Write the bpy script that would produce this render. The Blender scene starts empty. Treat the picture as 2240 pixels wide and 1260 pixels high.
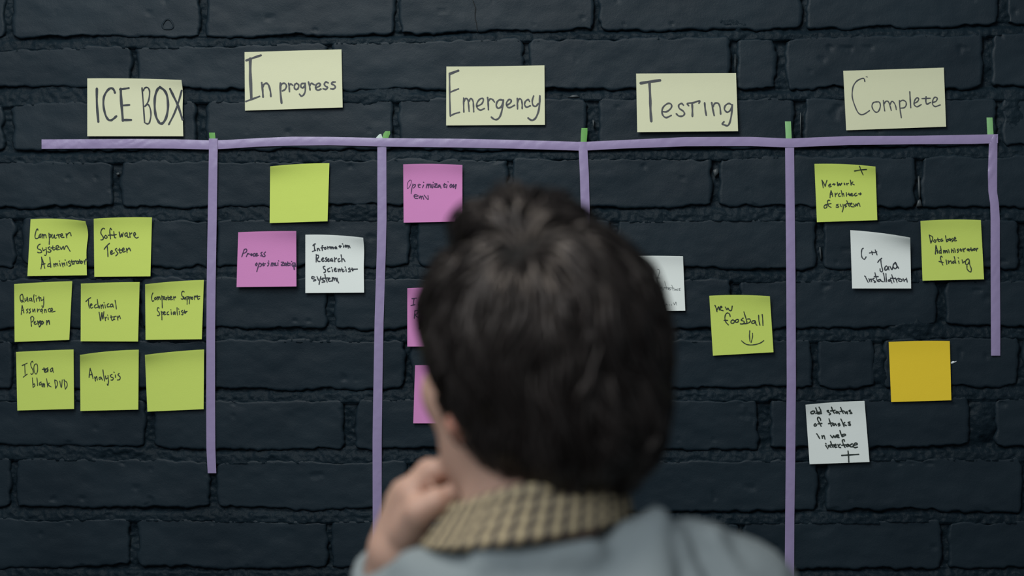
import bpy, bmesh, math, random
import numpy as np
from mathutils import Vector, Matrix
from mathutils.bvhtree import BVHTree

random.seed(7)
C = bpy.context.scene.collection
SC = bpy.context.scene
PI = math.pi

# ------------------------------------------------------------------ camera
F_PX = 3704.0                      # focal length in pixels of the 2240 wide photograph
CAMZ = 1.66
YAW = math.radians(3.3)            # the camera is turned slightly to the left of the wall's normal
WALL_Y = 2.2
cam_d = bpy.data.cameras.new('camera')
cam = bpy.data.objects.new('camera', cam_d)
C.objects.link(cam)
cam_d.sensor_width = 36.0
cam_d.lens = 36.0 * F_PX / 2240.0
cam.location = (0, 0, CAMZ)
cam.rotation_euler = (PI / 2, 0, YAW)
cam_d.dof.use_dof = True
cam_d.dof.focus_distance = 2.2
cam_d.dof.aperture_fstop = 2.7
cam_d.dof.aperture_blades = 0
SC.camera = cam

# ------------------------------------------------------------------ world, lights, exposure
world = bpy.data.worlds.new('world')
SC.world = world
world.use_nodes = True
wb = world.node_tree.nodes['Background']
wb.inputs[0].default_value = (0.62, 0.72, 0.80, 1)
wb.inputs[1].default_value = 0.27


def area(name, loc, target, sx, sy, power, col):
    d = bpy.data.lights.new(name, 'AREA')
    d.shape = 'RECTANGLE'
    d.size = sx
    d.size_y = sy
    d.energy = power
    d.color = col
    o = bpy.data.objects.new(name, d)
    C.objects.link(o)
    o.location = loc
    o.rotation_euler = (Vector(target) - Vector(loc)).to_track_quat('-Z', 'Y').to_euler()
    return o


area('ceiling_lamp', (-0.45, 1.12, 2.85), (0.05, 2.2, 1.95), 0.8, 0.4, 13.5, (1.0, 0.99, 0.93))
area('added_fill_light', (-0.9, -0.25, 3.0), (0.0, 1.7, 1.7), 1.1, 1.1, 27, (0.86, 0.94, 1.0))  # added fill, not a fixture of the room; brightens the back and shoulders
SC.view_settings.view_transform = 'Standard'
SC.view_settings.look = 'None'
SC.view_settings.exposure = 0.0
SC.view_settings.gamma = 1.0
SC.view_settings.use_curve_mapping = False

# ------------------------------------------------------------------ helpers
cy_, sy_ = math.cos(YAW), math.sin(YAW)
FWD = np.array([-sy_, cy_, 0.0])
RGT = np.array([cy_, sy_, 0.0])
CAM = np.array([0.0, 0.0, CAMZ])


def P(px, py, y):
    """the point at depth y (world) that the photograph shows at pixel px, py"""
    px = np.asarray(px, float)
    py = np.asarray(py, float)
    y = np.asarray(y, float)
    a = (px - 1120.0) / F_PX
    b = (630.0 - py) / F_PX
    dx = FWD[0] + a * RGT[0]
    dy = FWD[1] + a * RGT[1]
    t = y / dy
    return np.stack(np.broadcast_arrays(t * dx, y + 0 * t, CAMZ + t * b), axis=-1)


def W(px, py, off=0.0):
    return P(px, py, WALL_Y - np.asarray(off, float))


def V(px, py, y):
    return Vector(P(px, py, y).tolist())


def hash2(ix, iy, seed):
    h = (ix.astype(np.int64) * 374761393 + iy.astype(np.int64) * 668265263 + seed * 1442695041) & 0x7fffffff
    h = ((h ^ (h >> 13)) * 1274126177) & 0x7fffffff
    h = (h ^ (h >> 16)) & 0xffffff
    return h / float(0xffffff)


def vnoise(x, y, seed=0):
    x = np.asarray(x, float)
    y = np.asarray(y, float)
    ix, iy = np.floor(x), np.floor(y)
    fx, fy = x - ix, y - iy
    fx = fx * fx * (3 - 2 * fx)
    fy = fy * fy * (3 - 2 * fy)
    a = hash2(ix, iy, seed)
    b = hash2(ix + 1, iy, seed)
    c = hash2(ix, iy + 1, seed)
    d = hash2(ix + 1, iy + 1, seed)
    return ((a * (1 - fx) + b * fx) * (1 - fy) + (c * (1 - fx) + d * fx) * fy) * 2 - 1


def fbm(x, y, seed=0, octv=4, gain=0.55):
    s = 0
    a = 1.0
    for k in range(octv):
        s = s + a * vnoise(x * 2 ** k, y * 2 ** k, seed + k * 17)
        a *= gain
    return s


def mesh_obj(name, verts, faces, mat, parent=None, smooth=True):
    me = bpy.data.meshes.new(name)
    me.from_pydata([tuple(v) for v in verts], [], [tuple(f) for f in faces])
    me.update()
    if smooth:
        me.polygons.foreach_set('use_smooth', [True] * len(me.polygons))
    if mat:
        me.materials.append(mat)
    o = bpy.data.objects.new(name, me)
    C.objects.link(o)
    if parent:
        o.parent = parent
        o.matrix_parent_inverse = Matrix.Translation(parent.location).inverted()
    return o


def np_mesh(name, verts, quads, mat, parent=None, smooth=True):
    """fast mesh from numpy arrays of quads"""
    me = bpy.data.meshes.new(name)
    verts = np.ascontiguousarray(verts, dtype=np.float32)
    quads = np.ascontiguousarray(quads, dtype=np.int32)
    me.vertices.add(len(verts))
    me.vertices.foreach_set('co', verts.ravel())
    me.loops.add(quads.size)
    me.loops.foreach_set('vertex_index', quads.ravel())
    me.polygons.add(len(quads))
    me.polygons.foreach_set('loop_start', np.arange(0, quads.size, 4, dtype=np.int32))
    me.polygons.foreach_set('use_smooth', np.full(len(quads), smooth))
    me.update(calc_edges=True)
    me.validate()
    if mat:
        me.materials.append(mat)
    o = bpy.data.objects.new(name, me)
    C.objects.link(o)
    if parent:
        o.parent = parent
        o.matrix_parent_inverse = Matrix.Translation(parent.location).inverted()
    return o


def grid_quads(nx, ny, base=0):
    i = np.arange(nx - 1)
    j = np.arange(ny - 1)
    I, J = np.meshgrid(i, j)
    a = (J * nx + I).ravel() + base
    return np.stack([a, a + nx, a + nx + 1, a + 1], axis=1)


def tag(o, label=None, cat=None, group=None, kind=None):
    if label:
        o['label'] = label
    if cat:
        o['category'] = cat
    if group:
        o['group'] = group
    if kind:
        o['kind'] = kind
    return o


def empty(name, loc):
    o = bpy.data.objects.new(name, None)
    C.objects.link(o)
    o.location = loc
    o.empty_display_size = 0.02
    return o


# ------------------------------------------------------------------ materials
def principled(name, col, rough=0.6, spec=0.5):
    m = bpy.data.materials.new(name)
    m.use_nodes = True
    b = m.node_tree.nodes['Principled BSDF']
    b.inputs['Base Color'].default_value = (*col, 1)
    b.inputs['Roughness'].default_value = rough
    b.inputs['Specular IOR Level'].default_value = spec
    return m, m.node_tree, b


def add_bump(nt, b, scales, dist=0.001, strength=1.0):
    """sum of noise textures in world metres -> bump"""
    tc = nt.nodes.new('ShaderNodeTexCoord')
    prev = None
    for sc, amp, det in scales:
        n = nt.nodes.new('ShaderNodeTexNoise')
        n.inputs['Scale'].default_value = sc
        n.inputs['Detail'].default_value = det
        n.inputs['Roughness'].default_value = 0.6
        nt.links.new(tc.outputs['Object'], n.inputs['Vector'])
        mu = nt.nodes.new('ShaderNodeMath')
        mu.operation = 'MULTIPLY'
        mu.inputs[1].default_value = amp
        nt.links.new(n.outputs['Fac'], mu.inputs[0])
        if prev is None:
            prev = mu
        else:
            ad = nt.nodes.new('ShaderNodeMath')
            ad.operation = 'ADD'
            nt.links.new(prev.outputs[0], ad.inputs[0])
            nt.links.new(mu.outputs[0], ad.inputs[1])
            prev = ad
    bp = nt.nodes.new('ShaderNodeBump')
    bp.inputs['Distance'].default_value = dist
    bp.inputs['Strength'].default_value = strength
    nt.links.new(prev.outputs[0], bp.inputs['Height'])
    nt.links.new(bp.outputs['Normal'], b.inputs['Normal'])
    return tc


def paint_material(name, c1, c2, rough, bump_scales, dist, spec=0.22):
    m, nt, b = principled(name, c1, rough, spec)
    tc = add_bump(nt, b, bump_scales, dist)
    n = nt.nodes.new('ShaderNodeTexNoise')
    n.inputs['Scale'].default_value = 9
    n.inputs['Detail'].default_value = 6
    nt.links.new(tc.outputs['Object'], n.inputs['Vector'])
    r = nt.nodes.new('ShaderNodeValToRGB')
    r.color_ramp.elements[0].position = 0.35
    r.color_ramp.elements[1].position = 0.68
    r.color_ramp.elements[0].color = (*c1, 1)
    r.color_ramp.elements[1].color = (*c2, 1)
    nt.links.new(n.outputs['Fac'], r.inputs['Fac'])
    nt.links.new(r.outputs['Color'], b.inputs['Base Color'])
    return m


M_BRICK = paint_material('navy_brick_paint', (0.0068, 0.0150, 0.0225), (0.0105, 0.0208, 0.0295), 0.52,
                         [(260, 0.22, 4), (1100, 0.22, 2), (60, 0.30, 3)], 0.0009)
M_MORTAR = paint_material('shaded_navy_mortar_paint', (0.0052, 0.0118, 0.0175), (0.0090, 0.0180, 0.0255), 0.5,  # same paint as the bricks, darkened: joint shade put into the colour
                          [(130, 1.0, 5), (420, 0.35, 3)], 0.0014, 0.10)
M_CHIP, _nt, _b = principled('chipped_light_paint', (0.045, 0.055, 0.060), 0.5)
M_FLECK, _nt, _b = principled('white_paint', (0.80, 0.84, 0.86), 0.5)
M_CRACK, _nt, _b = principled('crack_painted_shade', (0.004, 0.005, 0.006), 0.9)  # near-black colour stands in for the shade inside the crack


def paper(name, col):
    m, nt, b = principled(name, col, 0.72, 0.25)
    add_bump(nt, b, [(900, 0.4, 2), (30, 1.2, 2)], 0.0004, 0.6)
    return m


M_PAPER = {
    'cream': paper('cream_paper', (0.69, 0.695, 0.475)),
    'green': paper('lime_green_paper', (0.61, 0.735, 0.145)),
    'pink': paper('orchid_pink_paper', (0.66, 0.25, 0.53)),
    'white': paper('white_paper', (0.83, 0.87, 0.83)),
    'orange': paper('amber_yellow_paper', (0.90, 0.64, 0.035)),
}
M_INK = {
    'grey': principled('grey_marker_ink', (0.062, 0.066, 0.075), 0.6)[0],
    'dark': principled('dark_marker_ink', (0.030, 0.036, 0.046), 0.6)[0],
    'black': principled('black_pen_ink', (0.018, 0.028, 0.022), 0.6)[0],
    'violet': principled('violet_black_pen_ink', (0.050, 0.018, 0.075), 0.6)[0],
    'pale': principled('faint_pen_ink', (0.20, 0.22, 0.22), 0.6)[0],
}


def tape_mat(name, col, rough=0.36):
    m, nt, b = principled(name, col, rough, 0.5)
    add_bump(nt, b, [(45, 1.0, 2), (300, 0.10, 2)], 0.0012, 0.6)
    return m


M_TAPE = tape_mat('lilac_tape', (0.312, 0.248, 0.425), 0.32)
M_TAPE_G = tape_mat('green_tape', (0.13, 0.36, 0.075), 0.5)
M_TAPE_P = tape_mat('pale_green_tape', (0.24, 0.50, 0.20), 0.5)
M_TAPE_W = tape_mat('whitish_tape', (0.55, 0.66, 0.60), 0.5)
M_SKIN, nt, b = principled('skin', (0.56, 0.335, 0.25), 0.52, 0.4)
b.inputs['Subsurface Weight'].default_value = 0.12
b.inputs['Subsurface Radius'].default_value = (0.012, 0.004, 0.002)
b.inputs['Subsurface Scale'].default_value = 1.0
add_bump(nt, b, [(260, 0.5, 3)], 0.0006)
M_EAR, nt, b = principled('skin_flushed_ear', (0.56, 0.25, 0.18), 0.5, 0.4)
b.inputs['Subsurface Weight'].default_value = 0.3
b.inputs['Subsurface Radius'].default_value = (0.010, 0.002, 0.001)
M_LIP = principled('lip', (0.42, 0.16, 0.13), 0.45)[0]
M_EYE = principled('eye_white', (0.75, 0.73, 0.70), 0.2)[0]
M_IRIS = principled('dark_iris', (0.02, 0.012, 0.008), 0.15)[0]
M_HAIR, nt, b = principled('dark_brown_hair', (0.0105, 0.0075, 0.0068), 0.36, 0.62)
b.inputs['Specular Tint'].default_value = (1.0, 0.86, 0.78, 1)
M_SCALP, nt, b = principled('hair_undercoat', (0.006, 0.005, 0.0045), 0.7, 0.2)
M_KNIT, nt, b = principled('grey_knit', (0.26, 0.29, 0.295), 0.9, 0.15)
add_bump(nt, b, [(500, 0.8, 3), (60, 0.6, 2)], 0.0012)
M_TROUSER, nt, b = principled('charcoal_trouser_cloth', (0.035, 0.038, 0.045), 0.85, 0.2)
add_bump(nt, b, [(600, 0.6, 3)], 0.0008)
M_SHOE = principled('black_leather', (0.02, 0.018, 0.016), 0.4)[0]


def gingham_material():
    m, nt, b = principled('beige_and_navy_check_cotton', (0.5, 0.4, 0.25), 0.85, 0.15)
    uv = nt.nodes.new('ShaderNodeUVMap')
    sep = nt.nodes.new('ShaderNodeSeparateXYZ')
    nt.links.new(uv.outputs['UV'], sep.inputs[0])

    def stripe(out, period, duty):
        a = nt.nodes.new('ShaderNodeMath')
        a.operation = 'DIVIDE'
        a.inputs[1].default_value = period
        nt.links.new(out, a.inputs[0])
        f = nt.nodes.new('ShaderNodeMath')
        f.operation = 'FRACT'
        nt.links.new(a.outputs[0], f.inputs[0])
        l = nt.nodes.new('ShaderNodeMath')
        l.operation = 'LESS_THAN'
        l.inputs[1].default_value = duty
        nt.links.new(f.outputs[0], l.inputs[0])
        return l.outputs[0]
    sv = stripe(sep.outputs['X'], 0.0128, 0.42)
    sh = stripe(sep.outputs['Y'], 0.0110, 0.40)
    m1 = nt.nodes.new('ShaderNodeMixRGB')
    m1.inputs[1].default_value = (0.58, 0.46, 0.275, 1)
    m1.inputs[2].default_value = (0.045, 0.042, 0.055, 1)
    nt.links.new(sv, m1.inputs[0])
    m2 = nt.nodes.new('ShaderNodeMixRGB')
    m2.blend_type = 'MULTIPLY'
    m2.inputs[2].default_value = (0.42, 0.40, 0.42, 1)
    nt.links.new(sh, m2.inputs[0])
    nt.links.new(m1.outputs[0], m2.inputs[1])
    nt.links.new(m2.outputs[0], b.inputs['Base Color'])
    return m


M_CHECK = gingham_material()

# ------------------------------------------------------------------ the brick wall (traced courses)
# mortar bands, upper and lower edge in photograph pixels at x = 0, 560, 1120, 1680, 2240
XS = [0, 560, 1120, 1680, 2240]
BANDS = {
    0: ([82, 82, 70, 63, 55], [107, 97, 85, 82, 74]),
    1: ([188, 196, 196, 194, 190], [228, 220, 216, 214, 214]),
    2: ([330, 328, 326, 322, 318], [354, 352, 346, 344, 342]),
    3: ([456, 452, 449, 452, 453], [474, 482, 480, 480, 480]),
    4: ([584, 582, 583, 588, 586], [609, 608, 608, 613, 613]),
    5: ([718, 719, 719, 718, 711], [744, 744, 744, 743, 735]),
    6: ([849, 851, 850, 848, 846], [873, 876, 876, 873, 870]),
    7: ([974, 982, 982, 979, 976], [1002, 1010, 1008, 1005, 1003]),
    8: ([1108, 1113, 1116, 1117, 1118], [1133, 1139, 1140, 1142, 1140]),
    9: ([1238, 1242, 1245, 1244, 1242], [1262, 1266, 1270, 1270, 1268]),
}
PITCH = 131.0


def band(k, x):
    if k in BANDS:
        t = np.interp(x, XS, BANDS[k][0])
        b_ = np.interp(x, XS, BANDS[k][1])
    elif k < 0:
        t, b_ = band(0, x)
        t, b_ = t + k * PITCH, b_ + k * PITCH
    else:
        t, b_ = band(9, x)
        t, b_ = t + (k - 9) * PITCH, b_ + (k - 9) * PITCH
    w = 3.0 * vnoise(np.asarray(x) / 130.0, np.full(np.shape(x), k * 7.3), 5)
    return t + w, b_ + w * 0.6


# upright joints of each row: (left edge, right edge)
JOINTS = {
    0: [(12, 28), (437, 451), (864, 874), (1300, 1310), (1753, 1765), (2183, 2202)],
    1: [(288, 298), (716, 726), (1147, 1158), (1597, 1612), (1696, 1719), (2151, 2170)],
    2: [(8, 27), (428, 451), (862, 873), (1284, 1310), (1737, 1759), (2179, 2193)],
    3: [(247, 263), (684, 696), (1110, 1121), (1557, 1573), (2002, 2016)],
    4: [(33, 50), (459, 473), (897, 913), (1336, 1350), (1785, 1800), (2228, 2240)],
    5: [(296, 310), (716, 732), (1150, 1163), (1601, 1617), (2050, 2068)],
    6: [(26, 37), (452, 464), (885, 898), (1320, 1333), (1777, 1788), (1912, 1934), (2228, 2238)],
    7: [(-110, -98), (318, 338), (752, 778), (1215, 1228), (1659, 1685), (2119, 2178)],
    8: [(23, 36), (458, 474), (889, 912), (1346, 1360), (1787, 1808), (2236, 2248)],
    9: [(284, 302), (716, 725), (1160, 1172), (1616, 1625), (2059, 2074)],
    10: [(30, 44), (452, 465), (890, 902), (1330, 1342), (1790, 1803)],
}
ROW_MIN, ROW_MAX = -3, 12
X_MIN, X_MAX = -1050, 3300


def joints(r):
    if r in JOINTS:
        j = list(JOINTS[r])
    else:
        s = 20 if r % 2 == 0 else 240
        j = [(s + 432 * k, s + 432 * k + 13) for k in range(0, 5)]
    while j[0][0] > X_MIN:
        j.insert(0, (j[0][0] - 432 + random.randint(-8, 8), j[0][0] - 418))
    while j[-1][1] < X_MAX:
        j.append((j[-1][0] + 440 + random.randint(-8, 8), j[-1][0] + 455))
    return j


# the wall itself: the mortar bed, a real height field between and behind the bricks
xa = np.concatenate([np.arange(-3600, -120, 40), np.arange(-120, 2360, 3.2), np.arange(2360, 6200, 40)])
ya = np.concatenate([np.arange(-1900, -60, 30), np.arange(-60, 1320, 3.2), np.arange(1320, 3400, 40)])
XX, YY = np.meshgrid(xa, ya)
rows_j = {r: joints(r) for r in range(ROW_MIN, ROW_MAX + 1)}
depth = 0.0062 + 0.0030 * vnoise(XX / 60.0, YY / 45.0, 71)
for k in range(ROW_MIN - 1, ROW_MAX + 1):
    t, b_ = band(k, XX)
    f = np.clip((YY - t) / (b_ - t), 0, 1)
    inside = (YY > t - 6) & (YY < b_ + 6)
    wob = 0.5 + 0.5 * vnoise(XX / 120.0, np.full(XX.shape, 3.1 * k), 55)
    prof = 0.0012 + (0.0052 * wob + 0.0016) * np.exp(-(f / 0.34) ** 2) - 0.0012 * f
    mod = 0.0010 * vnoise(XX / 90.0, YY / 200.0, 40 + k)
    depth = np.where(inside, prof + mod, depth)
deep = 0.55 * np.abs(fbm(XX / 22.0, YY / 14.0, 11, 4)) + 0.5 * fbm(XX / 9.0, YY / 7.0, 31, 3)
infr = (XX > -130) & (XX < 2370) & (YY > -70) & (YY < 1330)
depth = depth + np.where(infr, 0.0024 * (deep - 0.05), 0.0)
depth = np.maximum(depth, -0.0013)
# rough mortar smeared over damaged bricks
for bx, by, brx, bry in ((1990, 713, 60, 15), (1925, 800, 20, 52), (2216, 243, 27, 48), (790, 462, 52, 15),
                         (812, 214, 60, 18), (494, 1010, 38, 17), (2150, 915, 34, 42), (1610, 48, 50, 16), (600, 1000, 60, 9),
                         (265, 985, 60, 8), (1480, 1052, 60, 8), (350, 222, 40, 10)):
    jx = XX + 9 * vnoise(XX / 17.0, YY / 17.0, 201)
    jy = YY + 9 * vnoise(XX / 17.0, YY / 17.0, 202)
    q = ((jx - bx) / brx) ** 2 + ((jy - by) / bry) ** 2
    m_ = np.exp(-q ** 2)
    depth = depth * (1 - m_) + (-0.0010 + 0.0015 * deep) * m_
wall_v = W(XX.ravel(), YY.ravel(), -depth.ravel())
wall_v = wall_v.reshape(XX.shape + (3,))
wall_v[-1, :, 2] = 0.0
wall_v = wall_v.reshape(-1, 3)
wq = grid_quads(len(xa), len(ya))
# give the wall its thickness: a back sheet, rim left out of sight
wall = np_mesh('wall_back', wall_v, wq, M_MORTAR)
wall['kind'] = 'structure'
wx0, wx1, wz = float(W(-3590, 630)[0]), float(W(6150, 630)[0]), float(W(1120, -1890)[2])
slab_v = [(wx0, 2.218, 0), (wx1, 2.218, 0), (wx1, 2.42, 0), (wx0, 2.42, 0),
          (wx0, 2.218, wz), (wx1, 2.218, wz), (wx1, 2.42, wz), (wx0, 2.42, wz)]
slab_f = [(0, 3, 2, 1), (4, 5, 6, 7), (0, 1, 5, 4), (1, 2, 6, 5), (2, 3, 7, 6), (3, 0, 4, 7)]
core = mesh_obj('wall_core', slab_v, slab_f, M_MORTAR, wall, False)


def make_brick(r, x0, x1, seed):
    fine = -150 < x1 and x0 < 2400 and -1 <= r <= 10
    nx = max(6, int((x1 - x0) / (4.2 if fine else 40)))
    nz = 30 if fine else 6
    u = np.linspace(0, 1, nx)
    v = np.linspace(0, 1, nz)
    u = 0.5 - 0.5 * np.cos(PI * u) * (0.35 + 0.65 * np.abs(np.cos(PI * u)) ** 0.0) if False else u
    # denser towards the rims
    v = v + 0.07 * np.sin(2 * PI * v) * -1
    U, Vv = np.meshgrid(u, v)
    X = x0 + (x1 - x0) * U
    top = band(r - 1, X)[1]
    bot = band(r, X)[0]
    Y = top + (bot - top) * Vv
    # ragged outline, fading towards the middle of the brick
    eu = np.minimum(U, 1 - U) * (x1 - x0)
    ev = np.minimum(Vv, 1 - Vv) * (bot - top)
    wv = np.exp(-ev / 9.0)
    wu = np.exp(-eu / 9.0)
    sg = np.where(Vv < 0.5, 0, 50)
    Y = Y + wv * (4.0 * fbm(X / 24.0, sg + seed * 3.1, 3, 3) + 4.0 * vnoise(X / 80.0, sg + seed * 5.3, 8))
    su = np.where(U < 0.5, 0, 50)
    X = X + wu * (3.8 * fbm(Y / 20.0, su + seed * 1.7, 4, 3))
    # rounded corners
    cw = np.exp(-(eu + ev) / 8.0)
    X = X + np.where(U < 0.5, 1, -1) * cw * 4.0
    Y = Y + np.where(Vv < 0.5, 1, -1) * cw * 4.0
    e = np.minimum(eu, ev)
    rr = 5.0
    rnd = np.where(e < rr, 1 - np.sqrt(np.clip(1 - ((rr - e) / rr) ** 2, 0, 1)), 0) * 0.0021
    proud = 0.0012 * (hash2(np.array([seed]), np.array([r + 40]), 9)[0] - 0.3)
    tilt = 0.0012 * (hash2(np.array([seed]), np.array([r + 70]), 19)[0] - 0.5)
    off = proud + tilt * (Vv - 0.5) * 2 - rnd + 0.00075 * fbm(X / 75.0, Y / 48.0, 60 + seed % 7, 3)
    off = off + np.where(fbm(X / 30, Y / 26, 90 + seed % 5, 2) > 1.12, -0.0012, 0)
    pv = W(X.ravel(), Y.ravel(), off.ravel())
    quads = grid_quads(nx, nz)
    # skirt going back into the mortar
    ring = list(range(nx)) + [nx * (j + 1) - 1 for j in range(1, nz)] + \
        [nx * nz - 1 - i for i in range(1, nx)] + [nx * j for j in range(nz - 2, 0, -1)]
    back = pv[ring].copy()
    back[:, 1] = WALL_Y + 0.014
    n0 = len(pv)
    m = len(ring)
    allv = np.vstack([pv, back])
    sk = [(ring[i], ring[(i + 1) % m], n0 + (i + 1) % m, n0 + i) for i in range(m)]
    return allv, np.vstack([quads, np.array(sk)])


bid = 0
for r in range(ROW_MIN + 1, ROW_MAX + 1):
    js = rows_j[r]
    for a, b_ in zip(js[:-1], js[1:]):
        if b_[0] < X_MIN or a[1] > X_MAX:
            continue
        bid += 1
        vs, qs = make_brick(r, a[1], b_[0], bid)
        np_mesh('brick', vs, qs, M_BRICK, wall)

# the unseen courses around the picture and down to the floor, joined
lv, lf = [], []
xu = W(1120, 630)[0]
for r in range(-13, 24):
    js = [(X_MIN + (0 if r % 2 else 216) + 432 * k, 13) for k in range(-5, 17)]
    for x0, g in js:
        if ROW_MIN < r <= ROW_MAX and x0 + 418 > X_MIN - 30 and x0 < X_MAX + 30:
            continue
        if x0 < -3550 or x0 + 420 > 6150:
            continue
        c = W([x0, x0 + 418, x0 + 418, x0], [float(band(r - 1, np.array(float(x0)))[1])] * 2 + [float(band(r, np.array(float(x0)))[0])] * 2, 0.0)
        if c[2][2] < 0.01 or c[0][2] > wz - 0.01:
            continue
        n = len(lv)
        lv += [(p[0] * 1.0 + (0.0018 if q in (0, 3) else -0.0018), p[1], p[2] + (-0.0018 if q < 2 else 0.0018)) for q, p in enumerate(c)]
        lv += [(p[0], WALL_Y + 0.003, p[2]) for p in c] + [(p[0], WALL_Y + 0.016, p[2]) for p in c]
        lf += [(n, n + 3, n + 2, n + 1)]
        for m_ in (0, 4):
            for q in range(4):
                lf.append((n + m_ + q, n + m_ + (q + 1) % 4, n + m_ + 4 + (q + 1) % 4, n + m_ + 4 + q))
o = mesh_obj('outer_brick_courses', lv, lf, M_BRICK, wall, False)
o['kind'] = 'stuff'

# floor
fl, nt, b = principled('grey_concrete', (0.10, 0.10, 0.10), 0.6)
add_bump(nt, b, [(20, 1, 5)], 0.002)
o = mesh_obj('floor', [(-3.2, -2.0, 0), (4.2, -2.0, 0), (4.2, 2.42, 0), (-3.2, 2.42, 0),
                       (-3.2, -2.0, -0.1), (4.2, -2.0, -0.1), (4.2, 2.42, -0.1), (-3.2, 2.42, -0.1)],
             [(0, 1, 2, 3), (4, 7, 6, 5), (0, 4, 5, 1), (1, 5, 6, 2), (2, 6, 7, 3), (3, 7, 4, 0)], fl, None, False)
o['kind'] = 'structure'


# paint blemishes on the wall
def lump(name, pts, off, mat, jag=0.8):
    """small raised patch from an outline in photograph pixels"""
    c = np.mean(pts, axis=0)
    n = len(pts)
    vs = [W(c[0], c[1], off)] + [W(x, y, off * 0.6) for x, y in pts] + [W(x, y, -0.004) for x, y in pts]
    fs = [(0, 1 + (i + 1) % n, 1 + i) for i in range(n)]
    fs += [(1 + i, 1 + (i + 1) % n, 1 + n + (i + 1) % n, 1 + n + i) for i in range(n)]
    return mesh_obj(name, vs, fs, mat, wall)


lump('paint_fleck', [(2079, 796), (2080, 792), (2085, 790), (2089, 791), (2092, 789.5), (2092.5, 791.5),
                     (2088, 793.5), (2084, 795.5)], 0.0012, M_FLECK)
for pts in ([(2008, 386), (2011, 384), (2013, 405), (2013, 430), (2010, 437), (2008, 415)],
            [(1607, 118), (1609, 120), (1609, 158), (1607, 158)],
            [(1750, 247), (1752, 246), (1752, 296), (1750, 297)],
            [(2008, 438), (2013, 436), (2017, 451), (2004, 452)],
            [(254, 379), (259, 377), (262, 381), (256, 384)],
            [(1296, 262), (1299, 262), (1300, 276), (1297, 278)],
            [(1242, 213), (1252, 208), (1262, 208), (1268, 212), (1255, 213)],
            [(1792, 540), (1795, 540), (1797, 565), (1794, 568)],
            [(1560, 372), (1569, 368), (1572, 378), (1563, 388)]):
    lump('paint_chip', pts, 0.0005, M_CHIP)
# crack in a brick of the top course, and a round paint blister
cp = [(1034, 0), (1037, 8), (1040, 17), (1039, 28), (1039, 40), (1042, 50), (1043, 60), (1044, 70)]
vs, fs = [], []
for x, y in cp:
    vs += [W(x - 0.7, y, 0.0014), W(x + 0.7, y, 0.0014)]
fs = [(2 * i, 2 * i + 2, 2 * i + 3, 2 * i + 1) for i in range(len(cp) - 1)]
mesh_obj('hairline_crack', vs, fs, M_CRACK, wall)
vs, fs = [], []
N, K = 28, 6
for i in range(N):
    a = 2 * PI * i / N
    rad = 11.5 + 1.3 * math.sin(3 * a)
    for k in range(K):
        p = PI * k / (K - 1)
        vs.append(W(367 + (rad - 2 * math.cos(p)) * math.cos(a), 54 + (rad - 2 * math.cos(p)) * 0.95 * math.sin(a),
                    0.0003 + 0.0013 * math.sin(p)))
for i in range(N):
    for k in range(K - 1):
        fs.append((i * K + k, i * K + k + 1, ((i + 1) % N) * K + k + 1, ((i + 1) % N) * K + k))
mesh_obj('paint_blister', vs, fs, M_BRICK, wall)


# ------------------------------------------------------------------ tapes
def catmull(pts, n=6):
    pts = [np.array(p, float) for p in pts]
    if len(pts) < 3:
        return [pts[0] + (pts[-1] - pts[0]) * i / n for i in range(n + 1)] if len(pts) == 2 else pts
    out = []
    ext = [2 * pts[0] - pts[1]] + pts + [2 * pts[-1] - pts[-2]]
    for i in range(1, len(ext) - 2):
        p0, p1, p2, p3 = ext[i - 1:i + 3]
        for k in range(n):
            t = k / n
            out.append(0.5 * ((2 * p1) + (-p0 + p2) * t + (2 * p0 - 5 * p1 + 4 * p2 - p3) * t * t +
                              (-p0 + 3 * p1 - 3 * p2 + p3) * t ** 3))
    out.append(pts[-1])
    return out


def tape(name, edges, off, mat, label, cat, group, horizontal, crinkle=None, seed=1):
    """edges: list of (pos along, edge a, edge b) in photograph pixels"""
    E = np.array(edges, float)
    L = E[-1, 0] - E[0, 0]
    n = max(4, int(abs(L) / 5))
    s = np.linspace(E[0, 0], E[-1, 0], n)
    a = np.interp(s, E[:, 0], E[:, 1])
    b_ = np.interp(s, E[:, 0], E[:, 2])
    kk = 7
    vs = []
    for j in range(kk):
        f = j / (kk - 1)
        q = a + (b_ - a) * f
        amp = 0.00016 * np.ones_like(s)
        if crinkle:
            amp = amp + 0.0007 * np.clip((crinkle - s) / 60.0, 0, 1)
        wob = amp * (fbm(s / 16.0 + f * 1.7, np.full_like(s, f * 2.0) + s / 33, seed, 3))
        sag = 0.0008 * vnoise(s / 90.0, np.zeros_like(s), seed + 3)
        o_ = off + np.maximum(wob + sag, -0.0007) - 0.0004 * (2 * f - 1) ** 2
        vs.append(W(s, q, o_) if horizontal else W(q, s, o_))
    vs = np.array(vs).reshape(-1, 3)
    base = vs.mean(axis=0)
    q = grid_quads(n, kk)
    o = np_mesh(name, vs, q, mat)
    md = o.modifiers.new('thickness', 'SOLIDIFY')
    md.thickness = 0.00018
    md.offset = 0
    o.modifiers.new('crisp_edges', 'EDGE_SPLIT').split_angle = 0.7
    return tag(o, label, cat, group)


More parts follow.
